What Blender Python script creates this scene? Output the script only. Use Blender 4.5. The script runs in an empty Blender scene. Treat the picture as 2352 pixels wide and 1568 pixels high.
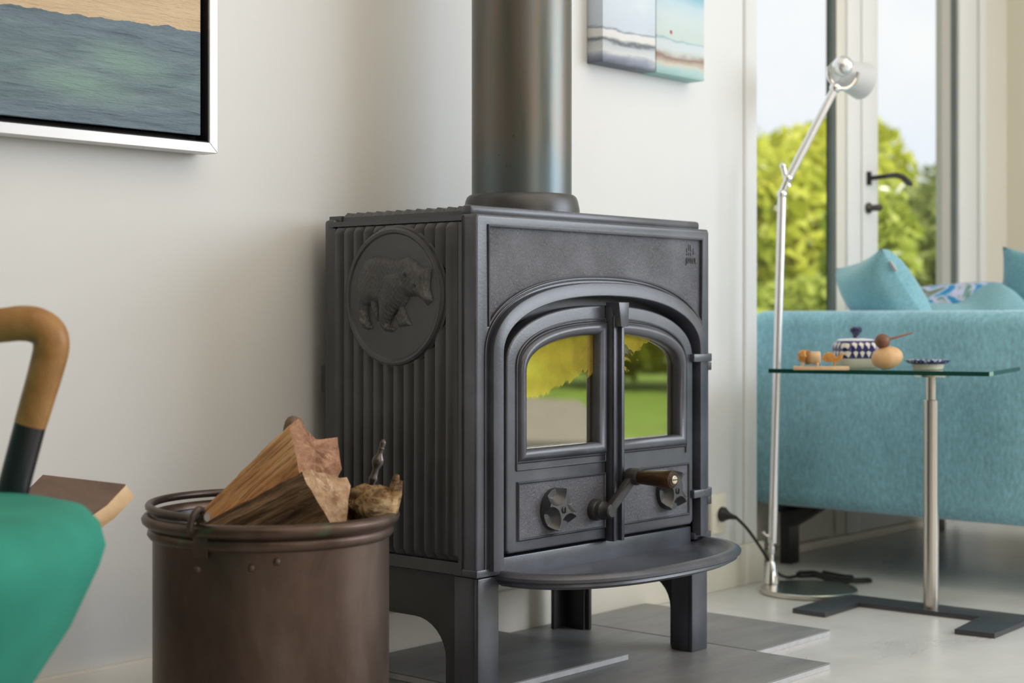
import bpy, bmesh, math, random
import numpy as np
from math import sin, cos, pi, radians, sqrt
from mathutils import Vector, Matrix

C = bpy.context.scene.collection
SC = bpy.context.scene
rnd = random.Random(7)
nrs = np.random.RandomState(11)

# ------------------------------------------------------------------ camera
YAW = radians(48.567)
cd = bpy.data.cameras.new('camera')
cd.sensor_width = 36.0
cd.lens = 3715.0 / 2352.0 * 36.0
cd.shift_y = -56.0 / 2352.0
cd.clip_start = 0.05
cd.dof.use_dof = True
cd.dof.focus_distance = 2.32
cd.dof.aperture_fstop = 4.5
cam = bpy.data.objects.new('camera', cd); C.objects.link(cam)
cam.location = (0, 0, 0.56)
cam.rotation_euler = (radians(90), 0, -YAW)
SC.camera = cam

# ------------------------------------------------------------------ colour
SC.view_settings.view_transform = 'Standard'
SC.view_settings.look = 'None'
SC.view_settings.gamma = 1.0
SC.view_settings.use_curve_mapping = False
SC.view_settings.exposure = 0.0

# ------------------------------------------------------------------ sky
world = bpy.data.worlds.new('sky'); SC.world = world
world.use_nodes = True
wn = world.node_tree.nodes; wl = world.node_tree.links
wn.clear()
w_out = wn.new('ShaderNodeOutputWorld'); w_bg = wn.new('ShaderNodeBackground')
w_tc = wn.new('ShaderNodeTexCoord'); w_no = wn.new('ShaderNodeTexNoise'); w_cr = wn.new('ShaderNodeValToRGB')
w_no.inputs['Scale'].default_value = 5.0; w_no.inputs['Detail'].default_value = 5.0
w_cr.color_ramp.elements[0].position = 0.34; w_cr.color_ramp.elements[0].color = (0.80, 0.87, 0.98, 1)
w_cr.color_ramp.elements[1].position = 0.62; w_cr.color_ramp.elements[1].color = (1.0, 1.0, 1.0, 1)
wl.new(w_tc.outputs['Generated'], w_no.inputs['Vector'])
wl.new(w_no.outputs['Fac'], w_cr.inputs['Fac'])
wl.new(w_cr.outputs['Color'], w_bg.inputs['Color'])
w_bg.inputs['Strength'].default_value = 1.05
wl.new(w_bg.outputs['Background'], w_out.inputs['Surface'])

# ------------------------------------------------------------------ lights
def lamp(name, kind, loc, energy, color=(1, 1, 1), **kw):
    d = bpy.data.lights.new(name, kind); d.energy = energy; d.color = color
    for k, v in kw.items(): setattr(d, k, v)
    o = bpy.data.objects.new(name, d); C.objects.link(o); o.location = loc
    return o
def aim(o, target):
    o.rotation_euler = (Vector(target) - o.location).to_track_quat('-Z', 'Y').to_euler()
sun = lamp('sun', 'SUN', (0, -5, 8), 6.0, (1.0, 0.96, 0.88), angle=radians(3))
aim(sun, (4.5, 2.5, 0))
# daylight through the big garden window in the right wall
day = lamp('daylight_right_window', 'AREA', (4.42, -1.40, 1.50), 77.0, (0.82, 0.885, 1.0), shape='RECTANGLE', size=2.3, size_y=1.5)
aim(day, (1.6, 1.5, 0.9))
# added warm fill panel under the ceiling, for bounce and room lamps
cl = lamp('ceiling_fill', 'AREA', (1.6, -0.6, 2.46), 46.0, (1.0, 0.825, 0.61), shape='RECTANGLE', size=3.6, size_y=3.4)

# added soft fill light at the closed rear wall, behind the photographer's left
rear = lamp('rear_fill', 'AREA', (0.3, -3.9, 1.45), 26.0, (1.0, 0.93, 0.84), shape='RECTANGLE', size=1.5, size_y=1.4)
aim(rear, (1.9, 1.5, 0.6))

# ================================================================== helpers
MATS = {}
def nodes_of(m):
    return m.node_tree.nodes, m.node_tree.links
def new_mat(name):
    m = bpy.data.materials.new(name); m.use_nodes = True
    MATS[name] = m
    return m
def sock(n, *names):
    for k in names:
        if k in n.inputs: return n.inputs[k]
def mapping(m, scale, coord='Object'):
    n, l = nodes_of(m)
    tc = n.new('ShaderNodeTexCoord'); mp = n.new('ShaderNodeMapping')
    l.new(tc.outputs[coord], mp.inputs['Vector'])
    mp.inputs['Scale'].default_value = scale
    return mp.outputs['Vector']
def noise(m, vec, scale, detail=4, rough=0.55, dist=0.0):
    n, l = nodes_of(m)
    t = n.new('ShaderNodeTexNoise'); l.new(vec, t.inputs['Vector'])
    t.inputs['Scale'].default_value = scale; t.inputs['Detail'].default_value = detail
    t.inputs['Roughness'].default_value = rough; t.inputs['Distortion'].default_value = dist
    return t.outputs['Fac']
def ramp(m, fac, stops, interp='LINEAR'):
    n, l = nodes_of(m)
    r = n.new('ShaderNodeValToRGB'); r.color_ramp.interpolation = interp
    e = r.color_ramp.elements
    while len(e) < len(stops): e.new(0.5)
    for i, (p, c) in enumerate(stops):
        e[i].position = p; e[i].color = (*c, 1) if len(c) == 3 else c
    l.new(fac, r.inputs['Fac'])
    return r.outputs['Color']
def mathn(m, op, a, b=None, c=None, clamp=False):
    n, l = nodes_of(m)
    t = n.new('ShaderNodeMath'); t.operation = op; t.use_clamp = clamp
    for i, v in enumerate((a, b, c)):
        if v is None: continue
        if isinstance(v, (int, float)): t.inputs[i].default_value = v
        else: l.new(v, t.inputs[i])
    return t.outputs[0]
def mixc(m, fac, a, b, blend='MIX'):
    n, l = nodes_of(m)
    t = n.new('ShaderNodeMix'); t.data_type = 'RGBA'; t.blend_type = blend
    for s, v in ((t.inputs[0], fac), (t.inputs[6], a), (t.inputs[7], b)):
        if isinstance(v, (int, float)): s.default_value = v
        elif isinstance(v, tuple): s.default_value = (*v, 1) if len(v) == 3 else v
        else: l.new(v, s)
    return t.outputs[2]
def bump(m, height, strength, dist, prev=None):
    n, l = nodes_of(m)
    b = n.new('ShaderNodeBump'); b.inputs['Strength'].default_value = strength; b.inputs['Distance'].default_value = dist
    l.new(height, b.inputs['Height'])
    if prev is not None: l.new(prev, b.inputs['Normal'])
    return b.outputs['Normal']
def finish(m, color, rough=0.5, metal=0.0, normal=None, spec=0.5, **kw):
    n, l = nodes_of(m)
    p = n['Principled BSDF']
    for key, v in (('Base Color', color), ('Roughness', rough), ('Metallic', metal), ('Specular IOR Level', spec)):
        s = p.inputs[key]
        if isinstance(v, tuple): s.default_value = (*v, 1) if len(v) == 3 else v
        elif isinstance(v, (int, float)): s.default_value = v
        else: l.new(v, s)
    if normal is not None: l.new(normal, p.inputs['Normal'])
    for k, v in kw.items():
        p.inputs[k.replace('_', ' ')].default_value = v
    return m
def simple(name, color, rough=0.5, metal=0.0, var=0.12, vscale=12, bstr=0.0, bscale=200, spec=0.5, stretch=(1, 1, 1), **kw):
    m = new_mat(name)
    v = mapping(m, stretch)
    f = noise(m, v, vscale)
    dark = tuple(c * (1 - var) for c in color); light = tuple(min(1, c * (1 + var)) for c in color)
    col = ramp(m, f, [(0.3, dark), (0.7, light)])
    nm = bump(m, noise(m, v, bscale, 3), bstr, 0.002) if bstr else None
    return finish(m, col, rough, metal, nm, spec, **kw)

def link(name, me, mat=None, parent=None, loc=(0, 0, 0), rot=(0, 0, 0)):
    o = bpy.data.objects.new(name, me); C.objects.link(o)
    if mat is not None: me.materials.append(MATS[mat] if isinstance(mat, str) else mat)
    if parent is not None: o.parent = parent
    o.location = loc; o.rotation_euler = rot
    return o
def shade(me, angle=35):
    me.polygons.foreach_set('use_smooth', [True] * len(me.polygons))
    me.set_sharp_from_angle(angle=radians(angle))
class M:
    """collects vertices and faces of ONE mesh"""
    def __init__(s): s.v = []; s.f = []
    def add(s, vs, fs):
        k = len(s.v); s.v += [tuple(p) for p in vs]; s.f += [tuple(i + k for i in f) for f in fs]; return s
    def box(s, x0, y0, z0, x1, y1, z1):
        return s.add([(x, y, z) for z in (z0, z1) for y in (y0, y1) for x in (x0, x1)],
                     [(0, 2, 3, 1), (4, 5, 7, 6), (0, 1, 5, 4), (2, 6, 7, 3), (0, 4, 6, 2), (1, 3, 7, 5)])
    def obox(s, c, ax, hx, hy, hz):
        """box with own axes: ax = (ex, ey, ez)"""
        c = Vector(c); e = [Vector(a) for a in ax]; vs = []
        for k in (-1, 1):
            for j in (-1, 1):
                for i in (-1, 1): vs.append(c + e[0] * hx * i + e[1] * hy * j + e[2] * hz * k)
        return s.add(vs, [(0, 2, 3, 1), (4, 5, 7, 6), (0, 1, 5, 4), (2, 6, 7, 3), (0, 4, 6, 2), (1, 3, 7, 5)])
    def loft(s, secs, cap=True, closed=True):
        n = len(secs[0]); vs = [p for q in secs for p in q]; fs = []
        rg = range(n) if closed else range(n - 1)
        for a in range(len(secs) - 1):
            for i in rg:
                j = (i + 1) % n
                fs.append((a * n + i, a * n + j, (a + 1) * n + j, (a + 1) * n + i))
        if cap:
            fs.append(tuple(range(n - 1, -1, -1))); fs.append(tuple((len(secs) - 1) * n + i for i in range(n)))
        return s.add(vs, fs)
    def tube(s, path, rad, seg=12, cap=True, flat=1.0):
        P = [Vector(p) for p in path]; R = rad if isinstance(rad, (list, tuple)) else [rad] * len(P)
        secs = []; up = None
        for i, p in enumerate(P):
            t = (P[min(i + 1, len(P) - 1)] - P[max(i - 1, 0)]).normalized()
            if up is None:
                up = Vector((0, 0, 1)) if abs(t.z) < 0.9 else Vector((1, 0, 0))
            a = (up - t * up.dot(t)).normalized(); up = a; b = t.cross(a)
            secs.append([p + (a * cos(2 * pi * k / seg) + b * sin(2 * pi * k / seg) * flat) * R[i] for k in range(seg)])
        return s.loft(secs, cap)
    def lathe(s, prof, seg=32, base=(0, 0, 0), axis=(0, 0, 1), cap=True):
        a = Vector(axis).normalized()
        x = (Vector((1, 0, 0)) if abs(a.x) < 0.9 else Vector((0, 1, 0)))
        x = (x - a * x.dot(a)).normalized(); y = a.cross(x); b = Vector(base)
        secs = [[b + a * h + (x * cos(2 * pi * k / seg) + y * sin(2 * pi * k / seg)) * max(r, 1e-5) for k in range(seg)] for r, h in prof]
        return s.loft(secs, cap)
    def sphere(s, c, r, seg=20, rings=12, sq=(1, 1, 1)):
        c = Vector(c); secs = []
        for i in range(rings + 1):
            t = pi * i / rings
            secs.append([c + Vector((max(sin(t), 1e-4) * cos(2 * pi * k / seg) * r * sq[0], max(sin(t), 1e-4) * sin(2 * pi * k / seg) * r * sq[1], -cos(t) * r * sq[2])) for k in range(seg)])
        return s.loft(secs, True)
    def grid(s, fn, nu, nv):
        vs = [fn(i / nu, j / nv) for j in range(nv + 1) for i in range(nu + 1)]
        fs = [(j * (nu + 1) + i, j * (nu + 1) + i + 1, (j + 1) * (nu + 1) + i + 1, (j + 1) * (nu + 1) + i) for j in range(nv) for i in range(nu)]
        return s.add(vs, fs)
    def mesh(s, name, bevel=0, seg=2, angle=35, smooth=True, origin=(0, 0, 0)):
        me = bpy.data.meshes.new(name)
        o = Vector(origin)
        me.from_pydata([Vector(p) - o for p in s.v], [], s.f); me.validate()
        bm = bmesh.new(); bm.from_mesh(me)
        bmesh.ops.recalc_face_normals(bm, faces=bm.faces)
        if bevel:
            ed = [e for e in bm.edges if len(e.link_faces) == 2 and e.calc_face_angle(0) > radians(30)]
            bmesh.ops.bevel(bm, geom=ed, offset=bevel, segments=seg, affect='EDGES', profile=0.5, clamp_overlap=True)
        bm.to_mesh(me); bm.free()
        if smooth: shade(me, angle)
        return me
    def obj(s, name, mat, parent=None, bevel=0, seg=2, angle=35, smooth=True, origin=None):
        """links ONE mesh object; origin (a world point) becomes the object's own origin"""
        og = Vector(origin) if origin is not None else Vector((0, 0, 0))
        o = link(name, s.mesh(name, bevel, seg, angle, smooth, og), mat, parent)
        po = Vector(parent['world_base']) if parent is not None and 'world_base' in parent else Vector((0, 0, 0))
        if parent is not None and 'world_base' not in parent: po = Vector(parent.get('own_base', (0, 0, 0)))
        o.location = og - po
        return o
def cat(P, n=10):
    P = [Vector(p) for p in P]; out = []
    for i in range(len(P) - 1):
        a, b, c, d = P[max(i - 1, 0)], P[i], P[i + 1], P[min(i + 2, len(P) - 1)]
        for k in range(n):
            t = k / n; out.append(0.5 * ((2 * b) + (c - a) * t + (2 * a - 5 * b + 4 * c - d) * t * t + (3 * b - a - 3 * c + d) * t ** 3))
    return out + [P[-1]]
def tag(o, label=None, cat=None, group=None, kind=None):
    if label: o['label'] = label
    if cat: o['category'] = cat
    if group: o['group'] = group
    if kind: o['kind'] = kind
    return o
def thing(name, label, cat, loc=(0, 0, 0), group=None):
    o = bpy.data.objects.new(name, None); C.objects.link(o)
    o.location = loc; o.empty_display_size = 0.05
    bases[o.name] = Vector(loc)
    return tag(o, label, cat, group)
bases = {}
def world_base(o):
    b = Vector((0, 0, 0))
    while o is not None:
        b = b + Vector(o.location); o = o.parent
    return b
def put(mb, name, mat, parent, **kw):
    """mesh given in world coordinates -> child of parent (unrotated), keeps its place"""
    me = mb.mesh(name, kw.get('bevel', 0), kw.get('seg', 2), kw.get('angle', 35), kw.get('smooth', True), world_base(parent))
    return link(name, me, mat, parent)
def put_mesh(me, name, mat, parent):
    """ready mesh in world coordinates"""
    me.transform(Matrix.Translation(-world_base(parent)))
    return link(name, me, mat, parent)
def top(mb, name, mat, label=None, cat=None, origin=None, group=None, kind=None, **kw):
    """one-mesh top-level object"""
    vs = mb.v
    if origin is None:
        xs = [p[0] for p in vs]; ys = [p[1] for p in vs]; zs = [p[2] for p in vs]
        origin = ((min(xs) + max(xs)) / 2, (min(ys) + max(ys)) / 2, min(zs))
    me = mb.mesh(name, kw.get('bevel', 0), kw.get('seg', 2), kw.get('angle', 35), kw.get('smooth', True), origin)
    o = link(name, me, mat, None, origin)
    return tag(o, label, cat, group, kind)
def struct(mb, name, mat, **kw):
    return top(mb, name, mat, kind='structure', origin=(0, 0, 0), **kw)

DG = None
def curve_plate(name, outlines, thick, bevel=0.0, res=2, to3d=None):
    """flat plate with holes: outlines = list of closed 2D polygons; +z is the front. to3d maps (x, y, z)"""
    cu = bpy.data.curves.new(name, 'CURVE'); cu.dimensions = '2D'; cu.fill_mode = 'BOTH'
    cu.extrude = max(thick / 2 - bevel, 1e-5); cu.bevel_depth = bevel; cu.bevel_resolution = res; cu.offset = -bevel
    for o in outlines:
        sp = cu.splines.new('POLY'); sp.points.add(len(o) - 1)
        for p, q in zip(sp.points, o): p.co = (q[0], q[1], 0, 1)
        sp.use_cyclic_u = True
    ob = bpy.data.objects.new(name, cu); C.objects.link(ob)
    dg = bpy.context.evaluated_depsgraph_get(); dg.update()
    me = bpy.data.meshes.new_from_object(ob.evaluated_get(dg))
    bpy.data.objects.remove(ob); bpy.data.curves.remove(cu)
    if to3d:
        for v in me.vertices: v.co = to3d(*v.co)
    bm = bmesh.new(); bm.from_mesh(me)
    bmesh.ops.remove_doubles(bm, verts=bm.verts, dist=1e-5)
    bmesh.ops.recalc_face_normals(bm, faces=bm.faces); bm.to_mesh(me); bm.free()
    shade(me, 40)
    return me
def front(yf):
    """(x, z, h) of the stove front -> world; h is proud of the plane Y = yf"""
    return lambda x, y, z: Vector((x, yf - z, y))
def sweep(mb, path, prof, to3d, closed=False):
    """moulding: 2D path, profile of (offset along the left normal, height)"""
    n = len(path); secs = []
    for i in range(n):
        p = Vector((path[i][0], path[i][1]))
        a = Vector(path[(i - 1) % n][:2]) if (closed or i > 0) else None
        b = Vector(path[(i + 1) % n][:2]) if (closed or i < n - 1) else None
        d1 = (p - a).normalized() if a is not None else None
        d2 = (b - p).normalized() if b is not None else None
        if d1 is None: d1 = d2
        if d2 is None: d2 = d1
        n1 = Vector((-d1.y, d1.x)); n2 = Vector((-d2.y, d2.x)); m = (n1 + n2)
        m = m / max(m.dot(n1), 0.3) if m.length > 1e-6 else n1
        secs.append([to3d(p.x + m.x * o, p.y + m.y * o, h) for o, h in prof])
    if closed: secs.append(secs[0])
    return mb.loft(secs, cap=not closed, closed=True)
def sepill(hx, hy, hz, p=3.0, nu=22, nv=22):
    """cushion: pinched corners, full middle; local coordinates, lies in XY"""
    mb = M()
    def prof(u, v):
        a = max(0.0, 1 - abs(u) ** 2.6); b = max(0.0, 1 - abs(v) ** 2.6)
        return (a * b) ** 0.45
    def side(sg):
        def fn(i, j):
            u = 2 * i - 1; v = 2 * j - 1
            k = 1 - 0.10 * (1 - abs(v) ** 2) * abs(u) ** 3; q = 1 - 0.10 * (1 - abs(u) ** 2) * abs(v) ** 3
            return (u * hx * k, v * hy * q, sg * hz * prof(u, v))
        return fn
    mb.grid(side(1), nu, nv); mb.grid(side(-1), nu, nv)
    return mb

# ================================================================== materials
def cast_iron(name, col=(0.080, 0.083, 0.092), rough=0.46, coarse=False, worn=0.45):
    m = new_mat(name); v = mapping(m, (1, 1, 1))
    big = noise(m, v, 9, 5, 0.6); fine = noise(m, v, 260, 4, 0.6)
    c = ramp(m, big, [(0.28, tuple(x * 0.62 for x in col)), (0.5, col), (0.74, tuple(x * 1.75 for x in col))])
    spots = ramp(m, noise(m, v, 95, 3, 0.7), [(0.66, (0, 0, 0)), (0.78, (1, 1, 1))])
    c = mixc(m, mathn(m, 'MULTIPLY', spots, 0.16 * worn), c, (0.42, 0.42, 0.42))
    r = mathn(m, 'MULTIPLY_ADD', big, 0.22, rough - 0.11)
    nm = bump(m, fine, 0.22, 0.0008)
    if coarse:
        nm = bump(m, noise(m, v, 210, 4, 0.75, 0.25), 0.9, 0.0035, nm)
    return finish(m, c, r, 0.0, nm, 0.85)
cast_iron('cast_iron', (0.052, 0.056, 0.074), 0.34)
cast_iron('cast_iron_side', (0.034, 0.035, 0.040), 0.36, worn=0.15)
cast_iron('cast_iron_rough', (0.108, 0.112, 0.138), 0.30, coarse=True, worn=1.0)
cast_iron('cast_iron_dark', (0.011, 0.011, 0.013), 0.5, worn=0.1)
cast_iron('cast_iron_knob', (0.022, 0.023, 0.026), 0.36, worn=0.1)
def m_bear():
    m = new_mat('cast_iron_relief'); v = mapping(m, (1, 1, 1)); v2 = mapping(m, (1, 2.4, 1))
    f = noise(m, v, 12, 4)
    n, l = nodes_of(m)
    vo = n.new('ShaderNodeTexVoronoi'); l.new(v2, vo.inputs['Vector']); vo.inputs['Scale'].default_value = 150
    c = ramp(m, f, [(0.3, (0.05, 0.05, 0.052)), (0.7, (0.085, 0.084, 0.084))])
    finish(m, c, 0.46, 0, bump(m, vo.outputs['Distance'], 0.55, 0.0018), 0.6)
m_bear()
def m_glass_stove():
    m = new_mat('sooted_stove_glass'); n, l = nodes_of(m); v = mapping(m, (1, 1, 1))
    out = n['Material Output']; n.remove(n['Principled BSDF'])
    so = noise(m, v, 7.5, 6, 0.62, 0.6)
    tcz = n.new('ShaderNodeTexCoord'); sp = n.new('ShaderNodeSeparateXYZ'); l.new(tcz.outputs['Object'], sp.inputs[0])
    hz = mathn(m, 'MULTIPLY_ADD', sp.outputs['Z'], 4.2, -1.66)      # soot gathers in the upper part of the pane
    hx = mathn(m, 'MULTIPLY', sp.outputs['X'], -1.5)
    s = mathn(m, 'ADD', mathn(m, 'ADD', so, hz), hx)
    soot = ramp(m, s, [(0.84, (0, 0, 0)), (0.865, (1, 1, 1))])
    gl = n.new('ShaderNodeBsdfGlossy'); gl.inputs['Roughness'].default_value = 0.02; gl.inputs['Color'].default_value = (0.70, 0.66, 0.52, 1)
    tr = n.new('ShaderNodeBsdfTransparent'); tr.inputs['Color'].default_value = (0.5, 0.45, 0.35, 1)
    mx = n.new('ShaderNodeMixShader'); mx.inputs[0].default_value = 0.66
    l.new(tr.outputs[0], mx.inputs[1]); l.new(gl.outputs[0], mx.inputs[2])
    df = n.new('ShaderNodeBsdfDiffuse'); l.new(ramp(m, noise(m, v, 22, 5), [(0.3, (0.34, 0.24, 0.05)), (0.7, (0.66, 0.50, 0.07))]), df.inputs['Color'])
    g2 = n.new('ShaderNodeBsdfGlossy'); g2.inputs['Roughness'].default_value = 0.06; g2.inputs['Color'].default_value = (0.85, 0.72, 0.25, 1)
    ms = n.new('ShaderNodeMixShader'); ms.inputs[0].default_value = 0.55
    l.new(df.outputs[0], ms.inputs[1]); l.new(g2.outputs[0], ms.inputs[2])
    fin = n.new('ShaderNodeMixShader'); l.new(soot, fin.inputs[0]); l.new(mx.outputs[0], fin.inputs[1]); l.new(ms.outputs[0], fin.inputs[2])
    l.new(fin.outputs[0], out.inputs['Surface'])
m_glass_stove()
def m_pipe():
    m = new_mat('blued_steel_pipe'); v = mapping(m, (1, 1, 1)); vs = mapping(m, (1, 1, 0.12))
    streak = noise(m, vs, 26, 4, 0.6); blot = noise(m, v, 7, 3)
    c = ramp(m, streak, [(0.25, (0.11, 0.115, 0.108)), (0.45, (0.16, 0.165, 0.145)), (0.55, (0.19, 0.165, 0.14)), (0.8, (0.17, 0.19, 0.195))])
    n, l = nodes_of(m)
    tc = n.new('ShaderNodeTexCoord'); sp = n.new('ShaderNodeSeparateXYZ'); l.new(tc.outputs['Object'], sp.inputs[0])
    zz = mathn(m, 'MULTIPLY_ADD', blot, 0.05, sp.outputs['Z'])
    low = ramp(m, zz, [(0.06, (1, 1, 1)), (0.115, (0, 0, 0))])
    c = mixc(m, mathn(m, 'MULTIPLY', low, 0.5), c, (0.12, 0.175, 0.205))
    r = mathn(m, 'MULTIPLY_ADD', streak, 0.16, 0.30)
    spots = ramp(m, noise(m, v, 60, 2), [(0.72, (0, 0, 0)), (0.76, (1, 1, 1))])
    finish(m, mixc(m, mathn(m, 'MULTIPLY', spots, 0.5), c, (0.05, 0.045, 0.04)), r, 0.85)
m_pipe()
simple('wall_paint', (0.80, 0.80, 0.79), 0.85, var=0.012, vscale=3, bstr=0.10, bscale=60, spec=0.25)
simple('cream_paint', (0.80, 0.755, 0.655), 0.45, var=0.02, vscale=4)
simple('beige_wall', (0.85, 0.78, 0.65), 0.8, var=0.02, vscale=2, spec=0.25)
simple('brown_wall', (0.30, 0.25, 0.20), 0.8, var=0.04)
simple('white_frame_paint', (0.86, 0.85, 0.82), 0.4, var=0.01)
simple('gasket_grey', (0.10, 0.12, 0.11), 0.6)
simple('taupe_frame', (0.52, 0.49, 0.44), 0.5, var=0.02)
simple('ceiling_white', (0.85, 0.85, 0.84), 0.9, var=0.01)
def m_floor():
    m = new_mat('polished_concrete'); v = mapping(m, (1, 1, 1))
    a = noise(m, v, 2.6, 6, 0.6, 0.5); b = noise(m, v, 14, 5, 0.65)
    c = ramp(m, mathn(m, 'MULTIPLY_ADD', b, 0.4, mathn(m, 'MULTIPLY', a, 0.6)), [(0.30, (0.53, 0.528, 0.52)), (0.5, (0.66, 0.658, 0.648)), (0.7, (0.75, 0.748, 0.738))])
    finish(m, c, mathn(m, 'MULTIPLY_ADD', a, 0.2, 0.20), 0, None, 0.5)
m_floor()
def m_tile():
    m = new_mat('slate_tile'); v = mapping(m, (1, 4, 1))
    a = noise(m, v, 5, 6, 0.6); b = noise(m, v, 90, 3)
    c = ramp(m, a, [(0.3, (0.185, 0.185, 0.187)), (0.7, (0.27, 0.27, 0.272))])
    finish(m, c, mathn(m, 'MULTIPLY_ADD', b, 0.2, 0.30), 0, None, 0.5)
    simple('tile_edge', (0.50, 0.51, 0.53), 0.7, var=0.1, vscale=60)
m_tile()
def m_bucket():
    m = new_mat('patinated_copper'); v = mapping(m, (1, 1, 0.45))
    a = noise(m, v, 9, 6, 0.62, 0.3); g = noise(m, mapping(m, (1, 1, 1)), 21, 4)
    n, l = nodes_of(m)
    tc = n.new('ShaderNodeTexCoord'); sp = n.new('ShaderNodeSeparateXYZ'); l.new(tc.outputs['Object'], sp.inputs[0])
    c = ramp(m, a, [(0.28, (0.055, 0.034, 0.027)), (0.5, (0.11, 0.072, 0.057)), (0.75, (0.18, 0.135, 0.112))])
    near = ramp(m, sp.outputs['Z'], [(0.225, (0, 0, 0)), (0.29, (1, 1, 1))])
    gr = ramp(m, g, [(0.58, (0, 0, 0)), (0.68, (1, 1, 1))])
    gm = n.new('ShaderNodeMix'); gm.data_type = 'RGBA'; gm.blend_type = 'MULTIPLY'; gm.inputs[0].default_value = 1
    l.new(near, gm.inputs[6]); l.new(gr, gm.inputs[7])
    c = mixc(m, mathn(m, 'MULTIPLY', gm.outputs[2], 0.6), c, (0.08, 0.15, 0.085))
    finish(m, c, mathn(m, 'MULTIPLY_ADD', a, 0.25, 0.28), 0.72, bump(m, noise(m, mapping(m, (1, 1, 1)), 14, 3), 0.25, 0.006), 0.5)
m_bucket()
simple('dark_bronze', (0.075, 0.055, 0.045), 0.38, 0.6, var=0.3, vscale=40)
simple('shaded_metal', (0.012, 0.011, 0.012), 0.3, 0.3, var=0.3)  # near-black so that the bucket's inner shade is in the colour
simple('worn_iron', (0.058, 0.058, 0.060), 0.33, 0.4, var=0.25, vscale=60)
simple('antique_metal', (0.10, 0.085, 0.08), 0.28, 0.85, var=0.3, vscale=50)
def wood(name, c0, c1, c2, scale=(1, 1, 1), sc=30, rough=0.6, bs=0.4, bd=0.003, fibre=False):
    m = new_mat(name); v = mapping(m, scale)
    a = noise(m, v, sc, 6, 0.65, 0.6); b = noise(m, v, sc * 4, 3)
    c = ramp(m, a, [(0.3, c0), (0.5, c1), (0.72, c2)])
    if fibre:
        fv = mapping(m, (0.045, 1, 1)); fb = noise(m, fv, sc * 4.5, 5, 0.7)
        c = mixc(m, 1.0, c, ramp(m, fb, [(0.33, (0.30, 0.27, 0.25)), (0.47, (0.92, 0.92, 0.92)), (0.72, (1.15, 1.15, 1.12))]), 'MULTIPLY')
        a = mathn(m, 'MULTIPLY_ADD', fb, 1.2, a)
    finish(m, c, rough, 0, bump(m, mathn(m, 'MULTIPLY_ADD', b, 0.35, a), bs, bd), 0.35)
# log materials: object X runs along the grain
wood('split_oak', (0.46, 0.23, 0.10), (0.80, 0.46, 0.225), (0.95, 0.64, 0.36), (0.13, 1, 1), 55, 0.75, 0.8, 0.004, True)
wood('bark_side', (0.045, 0.026, 0.016), (0.25, 0.145, 0.08), (0.62, 0.40, 0.235), (0.16, 1, 1), 42, 0.8, 1.0, 0.007, True)
wood('end_grain', (0.28, 0.165, 0.095), (0.47, 0.30, 0.185), (0.66, 0.49, 0.34), (1, 1, 1), 60, 0.85, 0.8, 0.003)
wood('end_grain_red', (0.22, 0.11, 0.07), (0.42, 0.225, 0.145), (0.60, 0.36, 0.22), (1, 0.3, 1), 60, 0.85, 0.8, 0.003)
wood('driftwood', (0.03, 0.016, 0.008), (0.42, 0.24, 0.105), (0.90, 0.66, 0.38), (0.5, 1, 1), 45, 0.7, 1.0, 0.008, True)
wood('beech', (0.60, 0.35, 0.16), (0.72, 0.45, 0.22), (0.80, 0.53, 0.29), (1, 1, 0.25), 40, 0.45, 0.1, 0.001)
wood('pale_ply', (0.66, 0.44, 0.24), (0.76, 0.53, 0.31), (0.84, 0.63, 0.40), (1, 1, 1), 30, 0.5, 0.1, 0.001)
wood('teak', (0.24, 0.115, 0.035), (0.36, 0.18, 0.06), (0.46, 0.25, 0.09), (1, 1, 1), 22, 0.38, 0.1, 0.001)
wood('walnut', (0.16, 0.07, 0.04), (0.23, 0.105, 0.06), (0.29, 0.145, 0.09), (1, 1, 0.3), 30, 0.42, 0.1, 0.001)
wood('weathered_wood', (0.11, 0.065, 0.04), (0.20, 0.13, 0.085), (0.30, 0.21, 0.15), (1, 1, 0.2), 40, 0.6, 0.2, 0.001)
wood('amber_wood', (0.50, 0.22, 0.05), (0.64, 0.31, 0.08), (0.74, 0.40, 0.13), (1, 1, 1), 40, 0.4, 0.1, 0.001)
wood('brown_veneer', (0.15, 0.085, 0.055), (0.205, 0.125, 0.085), (0.25, 0.16, 0.115), (1, 0.2, 1), 30, 0.45, 0.1, 0.001)
wood('dark_turned_wood', (0.014, 0.007, 0.004), (0.038, 0.018, 0.009), (0.13, 0.065, 0.022), (1, 0.15, 1), 45, 0.32, 0.1, 0.001)
def velvet(name, col, sc=35, var=0.3, rough=0.9):
    m = new_mat(name); v = mapping(m, (1, 1, 0.5))
    a = noise(m, v, 7, 6, 0.68); b = noise(m, v, sc * 4, 3)
    f = mathn(m, 'MULTIPLY_ADD', b, 0.5, mathn(m, 'MULTIPLY', a, 0.5))
    c = ramp(m, f, [(0.33, tuple(x * (1 - var) for x in col)), (0.5, col), (0.68, tuple(min(1, x * (1 + var) + 0.02) for x in col))])
    finish(m, c, rough, 0, bump(m, b, 0.25, 0.002), 0.25, Sheen_Weight=0.6, Sheen_Roughness=0.4)
velvet('teal_velvet', (0.28, 0.56, 0.68))
velvet('teal_linen', (0.23, 0.46, 0.53), 60, 0.2)
velvet('slate_blue_linen', (0.14, 0.32, 0.38), 60, 0.2)
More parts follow.
